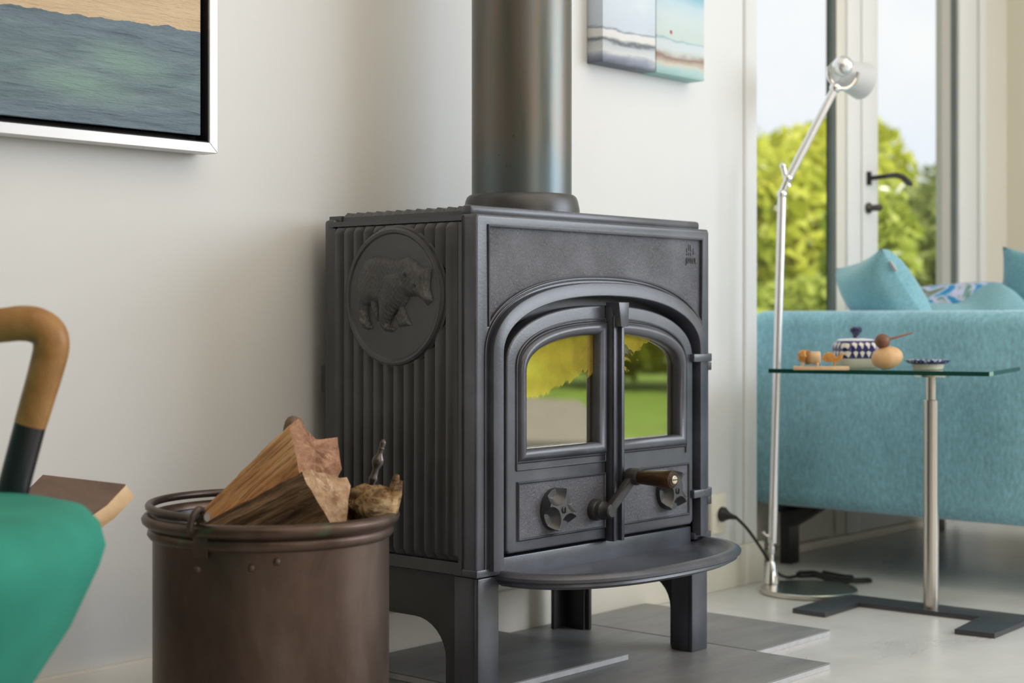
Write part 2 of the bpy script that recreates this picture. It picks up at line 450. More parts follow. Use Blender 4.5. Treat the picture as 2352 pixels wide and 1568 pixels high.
def m_knit():
    m = new_mat('turquoise_knit'); n, l = nodes_of(m); v = mapping(m, (1, 1, 1))
    w = n.new('ShaderNodeTexWave'); w.inputs['Scale'].default_value = 55; w.inputs['Distortion'].default_value = 1.5; w.inputs['Detail Scale'].default_value = 6; w.bands_direction = 'DIAGONAL'
    l.new(v, w.inputs['Vector'])
    c = ramp(m, w.outputs['Fac'], [(0.1, (0.10, 0.33, 0.41)), (0.6, (0.25, 0.53, 0.60)), (1.0, (0.36, 0.63, 0.69))])
    finish(m, c, 0.95, 0, bump(m, w.outputs['Fac'], 0.6, 0.004), 0.2, Sheen_Weight=0.3)
m_knit()
def m_patterned():
    m = new_mat('patterned_blue_cloth'); v = mapping(m, (1, 1, 1))
    a = noise(m, v, 11, 3, 0.5, 1.2)
    c = ramp(m, a, [(0.34, (0.03, 0.17, 0.52)), (0.43, (0.04, 0.32, 0.55)), (0.48, (0.62, 0.60, 0.80)), (0.54, (0.16, 0.36, 0.34)), (0.6, (0.20, 0.12, 0.06)), (0.66, (0.55, 0.60, 0.82)), (0.72, (0.02, 0.30, 0.50))])
    finish(m, c, 0.7, 0, None, 0.3)
m_patterned()
simple('green_felt', (0.030, 0.275, 0.205), 0.75, var=0.12, vscale=9, bstr=0.2, bscale=300, spec=0.3)
simple('black_metal', (0.012, 0.012, 0.016), 0.35, 0.0, var=0.1)
simple('gunmetal_plate', (0.085, 0.085, 0.095), 0.38, 0.5, var=0.1)
simple('black_rubber', (0.012, 0.013, 0.013), 0.5, var=0.05)
simple('chrome', (0.86, 0.86, 0.85), 0.09, 1.0, var=0.01)
simple('polished_aluminium', (0.88, 0.88, 0.88), 0.28, 0.9, var=0.02)
simple('brushed_nickel', (0.66, 0.62, 0.56), 0.27, 1.0, var=0.03, stretch=(1, 1, 0.05), vscale=60)
simple('brass_screw', (0.70, 0.60, 0.48), 0.3, 0.9, var=0.05)
simple('silver_frame', (0.70, 0.69, 0.685), 0.38, 0.25, var=0.03, stretch=(1, 1, 0.2))
simple('black_lining', (0.006, 0.006, 0.010), 0.7)
simple('cream_plastic', (0.84, 0.80, 0.67), 0.4, var=0.02)
simple('tag_cloth', (0.72, 0.63, 0.61), 0.8)
simple('firebrick', (0.03, 0.027, 0.024), 0.9, var=0.3)
simple('cream_glaze', (0.74, 0.70, 0.55), 0.25, var=0.03)
def m_lampshade():
    m = new_mat('parchment_shade')
    finish(m, (0.86, 0.86, 0.87), 0.6, 0, None, 0.3, Transmission_Weight=0.0, Subsurface_Weight=0.0)
    n, l = nodes_of(m); p = n['Principled BSDF']; out = n['Material Output']
    t = n.new('ShaderNodeBsdfTranslucent'); t.inputs['Color'].default_value = (0.9, 0.9, 0.9, 1)
    mx = n.new('ShaderNodeMixShader'); mx.inputs[0].default_value = 0.4
    l.new(p.outputs[0], mx.inputs[1]); l.new(t.outputs[0], mx.inputs[2]); l.new(mx.outputs[0], out.inputs['Surface'])
m_lampshade()
def m_window_glass(name, col=(1, 1, 1), refl=0.05):
    m = new_mat(name); n, l = nodes_of(m); out = n['Material Output']; n.remove(n['Principled BSDF'])
    tr = n.new('ShaderNodeBsdfTransparent'); tr.inputs['Color'].default_value = (*col, 1)
    gl = n.new('ShaderNodeBsdfGlossy'); gl.inputs['Roughness'].default_value = 0.0
    mx = n.new('ShaderNodeMixShader'); mx.inputs[0].default_value = 0.03
    l.new(tr.outputs[0], mx.inputs[1]); l.new(gl.outputs[0], mx.inputs[2]); l.new(mx.outputs[0], out.inputs['Surface'])
m_window_glass('window_glass', (0.985, 0.99, 0.985))
def m_table_glass():
    m = new_mat('green_edge_glass')
    finish(m, (0.72, 0.93, 0.86), 0.0, 0, None, 0.5, Transmission_Weight=1.0, IOR=1.5)
    m2 = new_mat('glass_edge_green')
    finish(m2, (0.004, 0.055, 0.042), 0.12, 0, None, 0.6)
    simple('glass_corner_pale', (0.33, 0.52, 0.40), 0.15)
m_table_glass()

def m_big_painting():
    m = new_mat('sea_painting'); n, l = nodes_of(m)
    tc = n.new('ShaderNodeTexCoord'); sp = n.new('ShaderNodeSeparateXYZ'); l.new(tc.outputs['Object'], sp.inputs[0])
    v = mapping(m, (1, 1, 1)); vh = mapping(m, (0.22, 1, 1.6))
    X, Z = sp.outputs['X'], sp.outputs['Z']         # object origin: lower right corner of the canvas
    wob = mathn(m, 'MULTIPLY_ADD', noise(m, v, 13, 4), 0.030, -0.015)
    line = mathn(m, 'ADD', mathn(m, 'MULTIPLY_ADD', X, 0.012, 0.146), wob)
    sky = mathn(m, 'GREATER_THAN', Z, line)
    brush = noise(m, vh, 34, 6, 0.65, 0.4)
    big = noise(m, mapping(m, (0.8, 1, 1.6)), 7, 3)
    sea = ramp(m, brush, [(0.22, (0.06, 0.095, 0.12)), (0.42, (0.125, 0.18, 0.225)), (0.58, (0.165, 0.23, 0.28)), (0.80, (0.28, 0.35, 0.41))])
    # a paler green band in the middle of the water
    band = mathn(m, 'SUBTRACT', 1.0, mathn(m, 'ABSOLUTE', mathn(m, 'MULTIPLY_ADD', Z, 18.0, -1.25)), clamp=True)
    def patch(cx, cz, rx, rz):
        a_ = mathn(m, 'POWER', mathn(m, 'MULTIPLY', mathn(m, 'ADD', X, -cx), 1 / rx), 2.0); b_ = mathn(m, 'POWER', mathn(m, 'MULTIPLY', mathn(m, 'ADD', mathn(m, 'MULTIPLY_ADD', X, 0.10, Z), -cz), 1 / rz), 2.0)
        return mathn(m, 'SUBTRACT', 1.0, mathn(m, 'ADD', a_, b_), clamp=True)
    pt = mathn(m, 'MAXIMUM', patch(-0.125, 0.078, 0.085, 0.028), patch(-0.195, 0.030, 0.10, 0.026))
    gm = mathn(m, 'ADD', mathn(m, 'MULTIPLY', band, 0.25), mathn(m, 'MULTIPLY', pt, mathn(m, 'MULTIPLY_ADD', brush, 1.1, 0.25)), clamp=True)
    sea = mixc(m, mathn(m, 'MULTIPLY', gm, 0.75), sea, (0.24, 0.38, 0.33))
    pe = ramp(m, noise(m, vh, 30, 4), [(0.3, (0.60, 0.44, 0.27)), (0.7, (0.74, 0.56, 0.37))])
    c = mixc(m, sky, sea, pe)
    hgt = mathn(m, 'MULTIPLY_ADD', noise(m, vh, 70, 4, 0.7), 0.8, brush)
    finish(m, c, 0.5, 0, bump(m, hgt, 0.8, 0.006), 0.45)
m_big_painting()
def m_canvas(name, right):
    m = new_mat(name); n, l = nodes_of(m)
    tc = n.new('ShaderNodeTexCoord'); sp = n.new('ShaderNodeSeparateXYZ'); l.new(tc.outputs['Object'], sp.inputs[0])
    v = mapping(m, (1, 1, 1)); vh = mapping(m, (0.45, 0.45, 1.6))
    X, Z = sp.outputs['X'], sp.outputs['Z']         # origin: lower left front corner
    wob = mathn(m, 'MULTIPLY_ADD', noise(m, vh, 22, 4), 0.030, -0.015)
    z = mathn(m, 'ADD', Z, wob)
    zr = mathn(m, 'MULTIPLY', z, 1 / 0.30)
    if not right:
        c = ramp(m, zr, [(0.0, (0.13, 0.15, 0.19)), (0.045, (0.33, 0.36, 0.45)), (0.075, (0.72, 0.74, 0.73)), (0.115, (0.58, 0.62, 0.66)), (0.135, (0.13, 0.15, 0.17)),
                         (0.160, (0.80, 0.79, 0.77)), (0.205, (0.80, 0.80, 0.80)), (0.213, (0.24, 0.29, 0.35)), (0.228, (0.63, 0.70, 0.79)), (0.4, (0.66, 0.75, 0.83)), (1.0, (0.50, 0.66, 0.78))])
        cl = ramp(m, noise(m, vh, 12, 4), [(0.55, (0, 0, 0)), (0.72, (1, 1, 1))])
        c = mixc(m, mathn(m, 'MULTIPLY', cl, 0.5), c, (0.86, 0.87, 0.86))
    else:
        c = ramp(m, zr, [(0.0, (0.33, 0.54, 0.53)), (0.05, (0.50, 0.68, 0.66)), (0.07, (0.70, 0.66, 0.56)), (0.115, (0.33, 0.22, 0.17)), (0.14, (0.63, 0.66, 0.62)), (0.17, (0.68, 0.75, 0.78)),
                         (0.225, (0.66, 0.74, 0.77)), (0.235, (0.30, 0.52, 0.55)), (0.245, (0.62, 0.72, 0.69)), (0.38, (0.64, 0.74, 0.75)), (0.47, (0.55, 0.70, 0.78)), (0.56, (0.22, 0.50, 0.62)), (1.0, (0.10, 0.36, 0.52))])
        d = mathn(m, 'ADD', mathn(m, 'POWER', mathn(m, 'ADD', X, -0.048), 2.0), mathn(m, 'POWER', mathn(m, 'ADD', Z, -0.083), 2.0))
        c = mixc(m, mathn(m, 'LESS_THAN', d, 0.000016), c, (0.42, 0.07, 0.06))
    finish(m, c, 0.55, 0, bump(m, noise(m, vh, 50, 4), 0.4, 0.002), 0.35)
m_canvas('beach_painting_left', False); m_canvas('beach_painting_right', True)
def m_pottery():
    m = new_mat('blue_heart_pottery'); n, l = nodes_of(m)
    tc = n.new('ShaderNodeTexCoord'); sp = n.new('ShaderNodeSeparateXYZ'); l.new(tc.outputs['Object'], sp.inputs[0])
    X, Y, Z = sp.outputs
    ux = mathn(m, 'MULTIPLY', mathn(m, 'ADD', X, mathn(m, 'MULTIPLY', Y, 1.0)), 1 / 0.0135)
    fx = mathn(m, 'ABSOLUTE', mathn(m, 'SUBTRACT', mathn(m, 'FRACT', ux), 0.5))
    zc = mathn(m, 'MULTIPLY', Z, 1 / 0.0165)
    fz = mathn(m, 'FRACT', zc)
    # heart: wide above, pointed below
    wid = mathn(m, 'MULTIPLY_ADD', fz, 0.62, -0.06)
    inside = mathn(m, 'LESS_THAN', fx, wid)
    lid = mathn(m, 'LESS_THAN', mathn(m, 'ADD', mathn(m, 'MULTIPLY', fz, 1.0), mathn(m, 'MULTIPLY', mathn(m, 'SUBTRACT', 0.24, fx), -0.5)), 0.80)
    heart = mathn(m, 'MULTIPLY', inside, lid)
    body = mixc(m, heart, (0.012, 0.016, 0.12), (0.78, 0.74, 0.64))
    top = mathn(m, 'GREATER_THAN', Z, 0.0345)
    c = mixc(m, top, body, (0.76, 0.77, 0.83))
    finish(m, c, 0.15, 0, None, 0.6)
    m2 = new_mat('blue_dotted_pottery'); v = mapping(m2, (1, 1, 1)); n, l = nodes_of(m2)
    vo = n.new('ShaderNodeTexVoronoi'); l.new(v, vo.inputs['Vector']); vo.inputs['Scale'].default_value = 130; vo.inputs['Randomness'].default_value = 0.3
    finish(m2, ramp(m2, vo.outputs['Distance'], [(0.30, (0.62, 0.64, 0.76)), (0.42, (0.015, 0.025, 0.16))]), 0.15, 0, None, 0.6)
    simple('cobalt_glaze', (0.010, 0.014, 0.085), 0.12, var=0.1, spec=0.7)
m_pottery()
def m_leaf(name, c0, c1, c2):
    m = new_mat(name); n, l = nodes_of(m); out = n['Material Output']; p = n['Principled BSDF']
    oi = mapping(m, (1, 1, 1))
    c = ramp(m, noise(m, oi, 1.6, 3), [(0.3, c0), (0.5, c1), (0.72, c2)])
    l.new(c, p.inputs['Base Color']); p.inputs['Roughness'].default_value = 0.55
    t = n.new('ShaderNodeBsdfTranslucent'); l.new(c, t.inputs['Color'])
    mx = n.new('ShaderNodeMixShader'); mx.inputs[0].default_value = 0.45
    l.new(p.outputs[0], mx.inputs[1]); l.new(t.outputs[0], mx.inputs[2]); l.new(mx.outputs[0], out.inputs['Surface'])
m_leaf('leaf_lime', (0.30, 0.36, 0.04), (0.52, 0.54, 0.06), (0.66, 0.64, 0.13))
m_leaf('leaf_fresh', (0.28, 0.33, 0.05), (0.42, 0.48, 0.08), (0.58, 0.60, 0.17))
m_leaf('leaf_olive', (0.17, 0.21, 0.06), (0.25, 0.29, 0.09), (0.34, 0.38, 0.13))
simple('petal_white', (0.85, 0.86, 0.80), 0.6)
simple('petal_pink', (0.62, 0.33, 0.36), 0.6)
simple('bark', (0.10, 0.075, 0.05), 0.9, var=0.3)
simple('lawn_grass', (0.22, 0.36, 0.055), 0.9, var=0.25, vscale=3)
simple('terrace_paving', (0.36, 0.34, 0.335), 0.8, var=0.08, vscale=4)

# ================================================================== setting
WY = 1.885          # face of the stove wall
struct(M().box(-2.6, -4.1, -0.12, 4.6, 2.16, 0.0), 'floor', 'polished_concrete')
struct(M().box(-2.6, -4.1, 2.5, 4.9, 2.4, 2.62), 'ceiling', 'ceiling_white')
struct(M().box(-2.6, WY, 0, 2.872, 2.01, 2.5), 'wall_back', 'wall_paint', bevel=0.006)
struct(M().box(-2.6, -4.1, 0, -2.48, 2.01, 2.5), 'wall_left', 'brown_wall')
struct(M().box(-2.48, -4.1, 0, 4.6, -3.98, 2.5), 'wall_rear', 'wall_paint')
struct(M().box(2.877, WY - 0.001, 0.0, 2.926, 2.03, 2.5), 'trim_1', 'wall_paint', bevel=0.008, seg=3)
bb = M().box(-2.48, WY - 0.014, 0, 2.856, WY, 0.083)
struct(bb, 'baseboard_back', 'cream_paint', bevel=0.002)
struct(M().box(2.858, WY - 0.013, 0.0, 2.932, WY - 0.0012, 0.084), 'trim_2', 'cream_paint', bevel=0.002)
# right wall: piers and lintel around the big garden window opening
struct(M().box(4.47, 0.15, 0, 4.60, 2.03, 2.5).box(4.47, -3.98, 0, 4.60, -3.5, 2.5).box(4.47, -3.5, 2.32, 4.60, 0.15, 2.5), 'wall_right', 'beige_wall')
w4 = struct(M().box(4.50, -3.5, 0.0, 4.57, 0.15, 0.03).box(4.50, -3.5, 2.27, 4.57, 0.15, 2.32), 'window_3', 'white_frame_paint', bevel=0.003)
for y in (-3.5, -2.32, -1.12, 0.09):
    put(M().box(4.50, y, 0.03, 4.57, y + 0.06, 2.27), 'mullion', 'white_frame_paint', w4, bevel=0.003)
for a, b in ((-3.44, -2.32), (-2.26, -1.12), (-1.06, 0.09)):
    put(M().box(4.532, a, 0.03, 4.538, b, 2.27), 'pane', 'window_glass', w4)

# window wall behind the sofa (Y = 2.03)
GY = 2.03
struct(M().box(2.60, GY, 2.34, 4.60, GY + 0.12, 2.5), 'wall_garden', 'white_frame_paint')
struct(M().box(2.60, GY - 0.004, 0.0, 4.33, GY + 0.09, 0.020), 'trim_3', 'cream_paint', bevel=0.004)
w1 = struct(M().box(2.60, GY + 0.012, 0.022, 3.512, GY + 0.075, 0.50).box(2.60, GY + 0.012, 2.28, 3.512, GY + 0.075, 2.34), 'window_1', 'cream_paint', bevel=0.003)
put(M().box(2.70, GY + 0.016, 0.50, 3.492, GY + 0.022, 2.28), 'pane', 'window_glass', w1)
put(M().box(3.492, GY + 0.006, 0.50, 3.512, GY + 0.022, 2.28), 'gasket', 'gasket_grey', w1)
put(M().box(3.512, GY + 0.004, 0.022, 3.556, GY + 0.026, 2.34), 'stile', 'cream_paint', w1, bevel=0.004)
put(M().box(3.556, GY - 0.002, 0.022, 3.622, GY + 0.028, 2.34), 'post', 'white_frame_paint', w1, bevel=0.004)
d1 = struct(M().box(3.632, GY, 0.022, 4.13, GY + 0.06, 0.46).box(3.632, GY, 2.22, 4.13, GY + 0.06, 2.34), 'door_1', 'white_frame_paint', bevel=0.004)
put(M().box(3.632, GY, 0.46, 3.713, GY + 0.028, 2.22), 'stile', 'white_frame_paint', d1, bevel=0.004)
put(M().box(4.068, GY, 0.46, 4.118, GY + 0.022, 2.22), 'stile', 'taupe_frame', d1, bevel=0.004)
put(M().box(3.713, GY + 0.010, 0.46, 4.068, GY + 0.016, 2.22), 'pane', 'window_glass', d1)
h = put(M().box(3.652, GY - 0.008, 0.893, 3.664, GY, 0.927).tube([(3.658, GY - 0.005, 0.91), (3.66, GY - 0.05, 0.913), (3.70, GY - 0.055, 0.918), (3.735, GY - 0.055, 0.916), (3.775, GY - 0.05, 0.905), (3.80, GY - 0.045, 0.903)], [0.006, 0.006, 0.0075, 0.008, 0.009, 0.007], 10), 'lever_handle', 'black_metal', d1)
put(M().lathe([(0.014, 0), (0.014, 0.006), (0.008, 0.012), (0.009, 0.035), (0.004, 0.04)], 16, (3.658, GY, 0.835), (0, -1, 0)), 'lock_knob', 'antique_metal', d1)
w2 = struct(M().box(4.165, GY - 0.002, 0.022, 4.275, GY + 0.028, 2.34), 'window_2', 'white_frame_paint', bevel=0.004)
put(M().box(4.118, GY + 0.006, 0.022, 4.163, GY + 0.026, 2.34), 'gasket', 'gasket_grey', w2)
put(M().box(4.283, GY - 0.008, 0.022, 4.325, GY + 0.028, 2.34), 'post', 'white_frame_paint', w2, bevel=0.005)
struct(M().box(4.33, GY, 0.0, 4.47, GY + 0.12, 2.34), 'trim_4', 'cream_paint')
struct(M().box(4.44, 0.16, 0.0, 4.468, GY - 0.005, 0.08), 'baseboard_right', 'cream_paint', bevel=0.002)

# outside: terrace and lawn
tpoly = [(4.612, -9.0), (9.4, -9.0), (8.9, -4.15), (6.2, -1.72), (5.5, 2.1), (4.612, 2.1)]
struct(M().loft([[(x, y, -0.14) for x, y in tpoly], [(x, y, -0.03) for x, y in tpoly]]), 'terrace_1', 'terrace_paving', smooth=False)
lawn = top(M().box(-3, 2.17, -0.5, 30, 32, -0.16).box(4.61, -16, -0.5, 30, 2.17, -0.16), 'lawn', 'lawn_grass', 'mown green lawn outside the glass door', 'lawn', kind='stuff', smooth=False, origin=(10, 8, -0.16))

def foliage_mesh(name, blobs, n, size):
    """leaf cards scattered through ellipsoid blobs: (cx, cy, cz, rx, ry, rz)"""
    vol = np.array([b[3] * b[4] * b[5] for b in blobs]); pick = nrs.choice(len(blobs), n, p=vol / vol.sum())
    d = nrs.normal(size=(n, 3)); d /= np.linalg.norm(d, axis=1)[:, None]
    r = nrs.uniform(0.35, 1.05, n)[:, None] ** 0.5
    B = np.array(blobs)[pick]; c = B[:, :3] + d * r * B[:, 3:]
    c[:, 2] = np.maximum(c[:, 2], -0.155 + size * 1.32)
    a = nrs.normal(size=(n, 3)); a /= np.linalg.norm(a, axis=1)[:, None]
    b = np.cross(a, nrs.normal(size=(n, 3))); b /= np.linalg.norm(b, axis=1)[:, None]
    s = size * nrs.uniform(0.6, 1.3, n)[:, None]
    P = np.stack([c - a * s, c + b * s * 0.5, c + a * s, c - b * s * 0.5], 1).reshape(-1, 3)
    me = bpy.data.meshes.new(name)
    me.from_pydata(P.tolist(), [], [tuple(range(4 * i, 4 * i + 4)) for i in range(n)])
    return me
def shrub(name, label, cat, pos, blobs, n, size, mat, group=None, blossom=None, bn=60, trunk=True):
    t = thing(name, label, cat, (pos[0], pos[1], -0.16), group)
    W = [(pos[0] + b[0], pos[1] + b[1], b[2] - 0.16, *b[3:]) for b in blobs]
    f = put_mesh(foliage_mesh('foliage', W, n, size), 'foliage', mat, t); f['kind'] = 'stuff'
    hh = max(b[2] for b in blobs)
    put(M().tube([(pos[0], pos[1], -0.1598), (pos[0] + 0.03, pos[1], hh * 0.4), (pos[0] - 0.02, pos[1] + 0.03, hh * 0.8)], [0.07, 0.05, 0.02], 8), 'trunk', 'bark', t)
    if blossom:
        o = put_mesh(foliage_mesh('blossoms', [(b[0], b[1], b[2], b[3] * 1.05, b[4] * 1.05, b[5] * 1.05) for b in W], bn, 0.055), 'blossoms', blossom, t); o['kind'] = 'stuff'
    return t
shrub('flowering_shrub', 'lime green shrub with white blossom outside the left window pane', 'shrub', (10.25, 6.35), [(0, 0, 0.85, 0.72, 0.6, 0.75), (-0.3, -0.1, 1.3, 0.5, 0.5, 0.55), (0.35, 0.1, 1.25, 0.5, 0.5, 0.6), (0.1, 0, 1.6, 0.4, 0.4, 0.4)], 5200, 0.075, 'leaf_lime', 'garden shrubs', 'petal_white', 120)
shrub('flowering_shrub', 'low bright green shrub with pink flowers below the left window pane', 'shrub', (8.55, 5.15), [(0, 0, 0.52, 0.6, 0.45, 0.44), (0.4, 0.1, 0.45, 0.4, 0.4, 0.38)], 3200, 0.06, 'leaf_fresh', 'garden shrubs', 'petal_pink', 70)
shrub('garden_tree', 'round lime green tree beside the lamp arm in the left pane', 'tree', (12.75, 7.75), [(0, 0, 1.1, 0.9, 0.75, 0.95), (0.1, 0, 1.8, 0.75, 0.7, 0.65)], 6000, 0.09, 'leaf_lime', 'trees behind the shrubs')
shrub('garden_tree', 'taller yellow green tree against the white sky behind the window post', 'tree', (15.6, 8.95), [(0, 0, 1.3, 1.0, 0.9, 1.1), (0.1, 0, 2.2, 0.8, 0.7, 0.75)], 5200, 0.09, 'leaf_lime', 'trees behind the shrubs')
shrub('flowering_shrub', 'light green shrub with white flowers right behind the door handle', 'shrub', (7.74, 4.30), [(0, 0, 0.60, 0.30, 0.28, 0.52), (0.03, 0, 1.08, 0.26, 0.26, 0.42)], 3000, 0.05, 'leaf_fresh', 'garden shrubs', 'petal_white', 70)
t = shrub('clipped_hedge', 'dark olive hedge in the right half of the glass door', 'hedge', (11.50, 5.86), [(0, 0, 0.6, 0.42, 0.35, 0.6), (0, 0.02, 1.25, 0.42, 0.34, 0.5), (0.75, 0, 0.6, 0.5, 0.4, 0.6), (0.75, 0, 1.22, 0.5, 0.4, 0.52), (1.6, 0, 0.9, 0.6, 0.4, 0.85)], 9000, 0.06, 'leaf_olive')
shrub('garden_tree', 'green tree far back on the left beyond the lamp rod', 'tree', (18.6, 12.1), [(0, 0, 1.5, 1.5, 1.2, 1.3), (-0.4, 0, 2.4, 1.0, 0.9, 0.85), (0.8, 0, 2.2, 1.0, 0.9, 0.75)], 5200, 0.10, 'leaf_fresh', 'trees behind the shrubs')
shrub('garden_tree', 'hazy olive tree beyond the hedge seen through the door', 'tree', (19.6, 9.7), [(0, 0, 1.3, 1.4, 1.0, 1.2), (0.3, 0, 2.0, 1.0, 0.8, 0.8)], 5000, 0.10, 'leaf_olive', 'trees behind the shrubs')
# garden on the terrace side, seen mirrored in the stove doors
for x, y, s, lb in ((12.5, -4.6, 1.0, 'yellow green tree on the terrace side, mirrored in the stove glass'), (13.2, -7.2, 1.1, 'big tree on the terrace side mirrored in the right stove pane'), (12.4, -10.2, 1.1, 'lime tree at the far end of the terrace garden')):
    shrub('garden_tree', lb, 'tree', (x, y), [(0, 0, 1.2 * s, 1.3, 1.3, 1.2 * s), (0.2, 0.4, 1.9 * s, 0.9, 0.9, 0.8 * s)], 2600, 0.14, 'leaf_lime', 'trees on the terrace side')

# ================================================================== hearth tiles
def tile(x0, y0, x1, y1, z0, z1, rot, label):
    cx, cy = (x0 + x1) / 2, (y0 + y1) / 2
    t = thing('hearth_tile', label, 'tile', (cx, cy, z0), 'slate tiles under the stove')
    hx, hy = (x1 - x0) / 2, (y1 - y0) / 2
    e = M().box(-hx, -hy, 0, hx, hy, z1 - z0 - 0.0022)
    link('tile_body', e.mesh('tile_body', 0.0006, 1), 'tile_edge', t)
    f = M().box(-hx - 0.0002, -hy - 0.0002, z1 - z0 - 0.0022, hx + 0.0002, hy + 0.0002, z1 - z0)
    link('slate_face', f.mesh('slate_face', 0.0008, 1), 'slate_tile', t)
    t.rotation_euler = (0, 0, rot)
tile(1.30, 1.322, 2.262, 1.868, 0.0, 0.0105, 0.0, 'long dark slate hearth tile lying directly under the stove legs')
tile(2.266, 1.462, 2.502, 1.866, 0.0, 0.0105, 0.0, 'dark slate tile at the right end, nearest the lamp base')
tile(1.722, 1.576, 2.068, 1.866, 0.0107, 0.0215, 0.0, 'small raised slate tile on top, between the stove legs')

# ================================================================== wood stove
SX = 1.944; YF = 1.53
stove = thing('wood_stove', 'black cast iron wood stove with bear medallion and two glass doors', 'stove', (SX, 1.69, 0.0106))
X0, X1 = 1.658, 2.228
def arch(half, zs, ztop, n=28, xc=SX, p=2.3):
    pts = []
    for i in range(n + 1):
        a = pi * (1 - i / n)
        s = cos(a)
        s = math.copysign(abs(s) ** 0.85, s)
        pts.append((xc + half * s, zs + (ztop - zs) * max(0.0, 1 - abs(s) ** p) ** (1 / p)))
    return pts
# body shell
put(M().box(1.672, 1.556, 0.197, 2.216, 1.838, 0.700), 'firebox', 'cast_iron_dark', stove, bevel=0.002)
put(M().box(1.656, 1.822, 0.197, 2.222, 1.8435, 0.708), 'back_plate', 'cast_iron_side', stove, bevel=0.006)
put(M().box(1.660, 1.84, 0.445, 1.70, 1.857, 0.487), 'rear_latch', 'cast_iron_dark', stove, bevel=0.004)
# ribbed left side
NR = 12; RY0, RY1 = 1.815, 1.562
def saw(yv, amp, n=NR):
    t = (RY0 - yv) / (RY0 - RY1) * n
    f = t - math.floor(t)
    if f < 0.14: return amp * sin(f / 0.14 * pi / 2)
    g = (f - 0.14) / 0.86
    return amp * (1 - g ** 2.2)
ys = []
for k in range(NR):
    for f in (0.001, 0.035, 0.075, 0.14, 0.3, 0.45, 0.6, 0.73, 0.85, 0.94, 0.999):
        ys.append(RY0 + (RY1 - RY0) * (k + f) / NR)
rib = M()
secs = []
for z, q in ((0.214, 0.0), (0.219, 0.6), (0.226, 1.0), (0.685, 1.0), (0.692, 0.6), (0.6965, 0.0)):
    secs.append([(1.6590 - saw(y, 0.0100) * q, y, z) for y in ys] + [(1.676, RY1, z), (1.676, RY0, z)])
rib.loft(secs, cap=True)
rib.box(1.6555, 1.556, 0.197, 1.674, 1.832, 0.2145).box(1.6555, 1.556, 0.6960, 1.674, 1.832, 0.7035).box(1.654, 1.815, 0.2145, 1.674, 1.832, 0.6935).box(1.6555, 1.5555, 0.2145, 1.674, 1.562, 0.6935)
MY, MZ, MR = 1.683, 0.5900, 0.1005
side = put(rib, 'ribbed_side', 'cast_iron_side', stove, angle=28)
med = M()
med.lathe([(MR + 0.0035, -0.004), (MR + 0.0035, 0.0015), (MR + 0.0005, 0.0035), (MR - 0.0005, 0.0085), (MR - 0.0035, 0.0105), (MR - 0.0075, 0.0098), (MR - 0.010, 0.0075), (MR - 0.030, 0.0068), (0.00001, 0.0060)], 72, (1.6535, MY, MZ), (-1, 0, 0))
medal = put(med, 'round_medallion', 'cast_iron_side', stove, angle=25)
# bear relief
def poly_dist(P, poly):
    poly = np.array(poly); n = len(poly); best = np.full(len(P), 1e9); ins = np.zeros(len(P), bool)
    for i in range(n):
        a, b = poly[i], poly[(i + 1) % n]; ab = b - a
        t = np.clip(((P - a) @ ab) / (ab @ ab + 1e-12), 0, 1)
        best = np.minimum(best, np.linalg.norm(P - (a + t[:, None] * ab), axis=1))
        c = ((a[1] > P[:, 1]) != (b[1] > P[:, 1]))
        with np.errstate(divide='ignore', invalid='ignore'):
            xx = (b[0] - a[0]) * (P[:, 1] - a[1]) / (b[1] - a[1]) + a[0]
        ins ^= c & (P[:, 0] < xx)
    return np.where(ins, best, -best)
body = [(0.0658, 0.0395), (0.0583, 0.0527), (0.0455, 0.059), (0.0285, 0.0608), (0.0096, 0.0567), (-0.0049, 0.0542), (-0.0194, 0.056), (-0.0296, 0.0586), (-0.0418, 0.0533), (-0.056, 0.0443), (-0.064, 0.042), (-0.072, 0.0429), (-0.0804, 0.041), (-0.077, 0.0311), (-0.075, 0.0197), (-0.075, 0.0083), (-0.079, -0.0002), (-0.081, -0.0074), (-0.076, -0.0116), (-0.07, -0.0144), (-0.065, -0.0101), (-0.058, -0.0044), (-0.0499, -0.0007), (-0.0378, -0.0013), (-0.0317, -0.0006), (-0.0214, -0.0128), (-0.0091, -0.0199), (-0.0008, -0.0287), (0.0054, -0.0359), (0.0075, -0.0403), (-0.006, -0.0461), (-0.0029, -0.0512), (0.0054, -0.0527), (0.018, -0.0506), (0.0232, -0.0462), (0.0243, -0.0389), (0.0265, -0.0250), (0.0300, -0.0100), (0.0391, -0.0086), (0.0455, -0.0118), (0.0508, -0.0139), (0.053, -0.0198), (0.0508, -0.0316), (0.0476, -0.0404), (0.0412, -0.0433), (0.0434, -0.0485), (0.054, -0.0493), (0.0637, -0.0464), (0.0669, -0.0345), (0.068, -0.0197), (0.0691, -0.0019), (0.0702, 0.0159)]
fleg = [(-0.0255, 0.0007), (-0.0337, 0.0013), (-0.0255, -0.0128), (-0.0225, -0.0157), (-0.0276, -0.0258), (-0.0378, -0.0423), (-0.0111, -0.0446), (-0.0029, -0.0294)]
hleg = [(0.0475, -0.0001), (0.0306, -0.0046), (0.0264, -0.0213), (0.0243, -0.0374), (0.0349, -0.036), (0.0455, -0.0168)]
shoul = [(0.006, 0.030), (-0.022, 0.034), (-0.034, 0.015), (-0.028, -0.002), (-0.016, -0.018), (0.004, -0.036), (0.022, -0.046), (0.024, -0.034), (0.020, -0.010), (0.012, 0.008)]
haunch = [(0.070, 0.035), (0.045, 0.048), (0.030, 0.030), (0.034, 0.004), (0.045, -0.006), (0.053, -0.020), (0.049, -0.042), (0.064, -0.044), (0.069, -0.010)]
gy = np.linspace(-0.084, 0.075, 134); gz = np.linspace(-0.056, 0.064, 102)
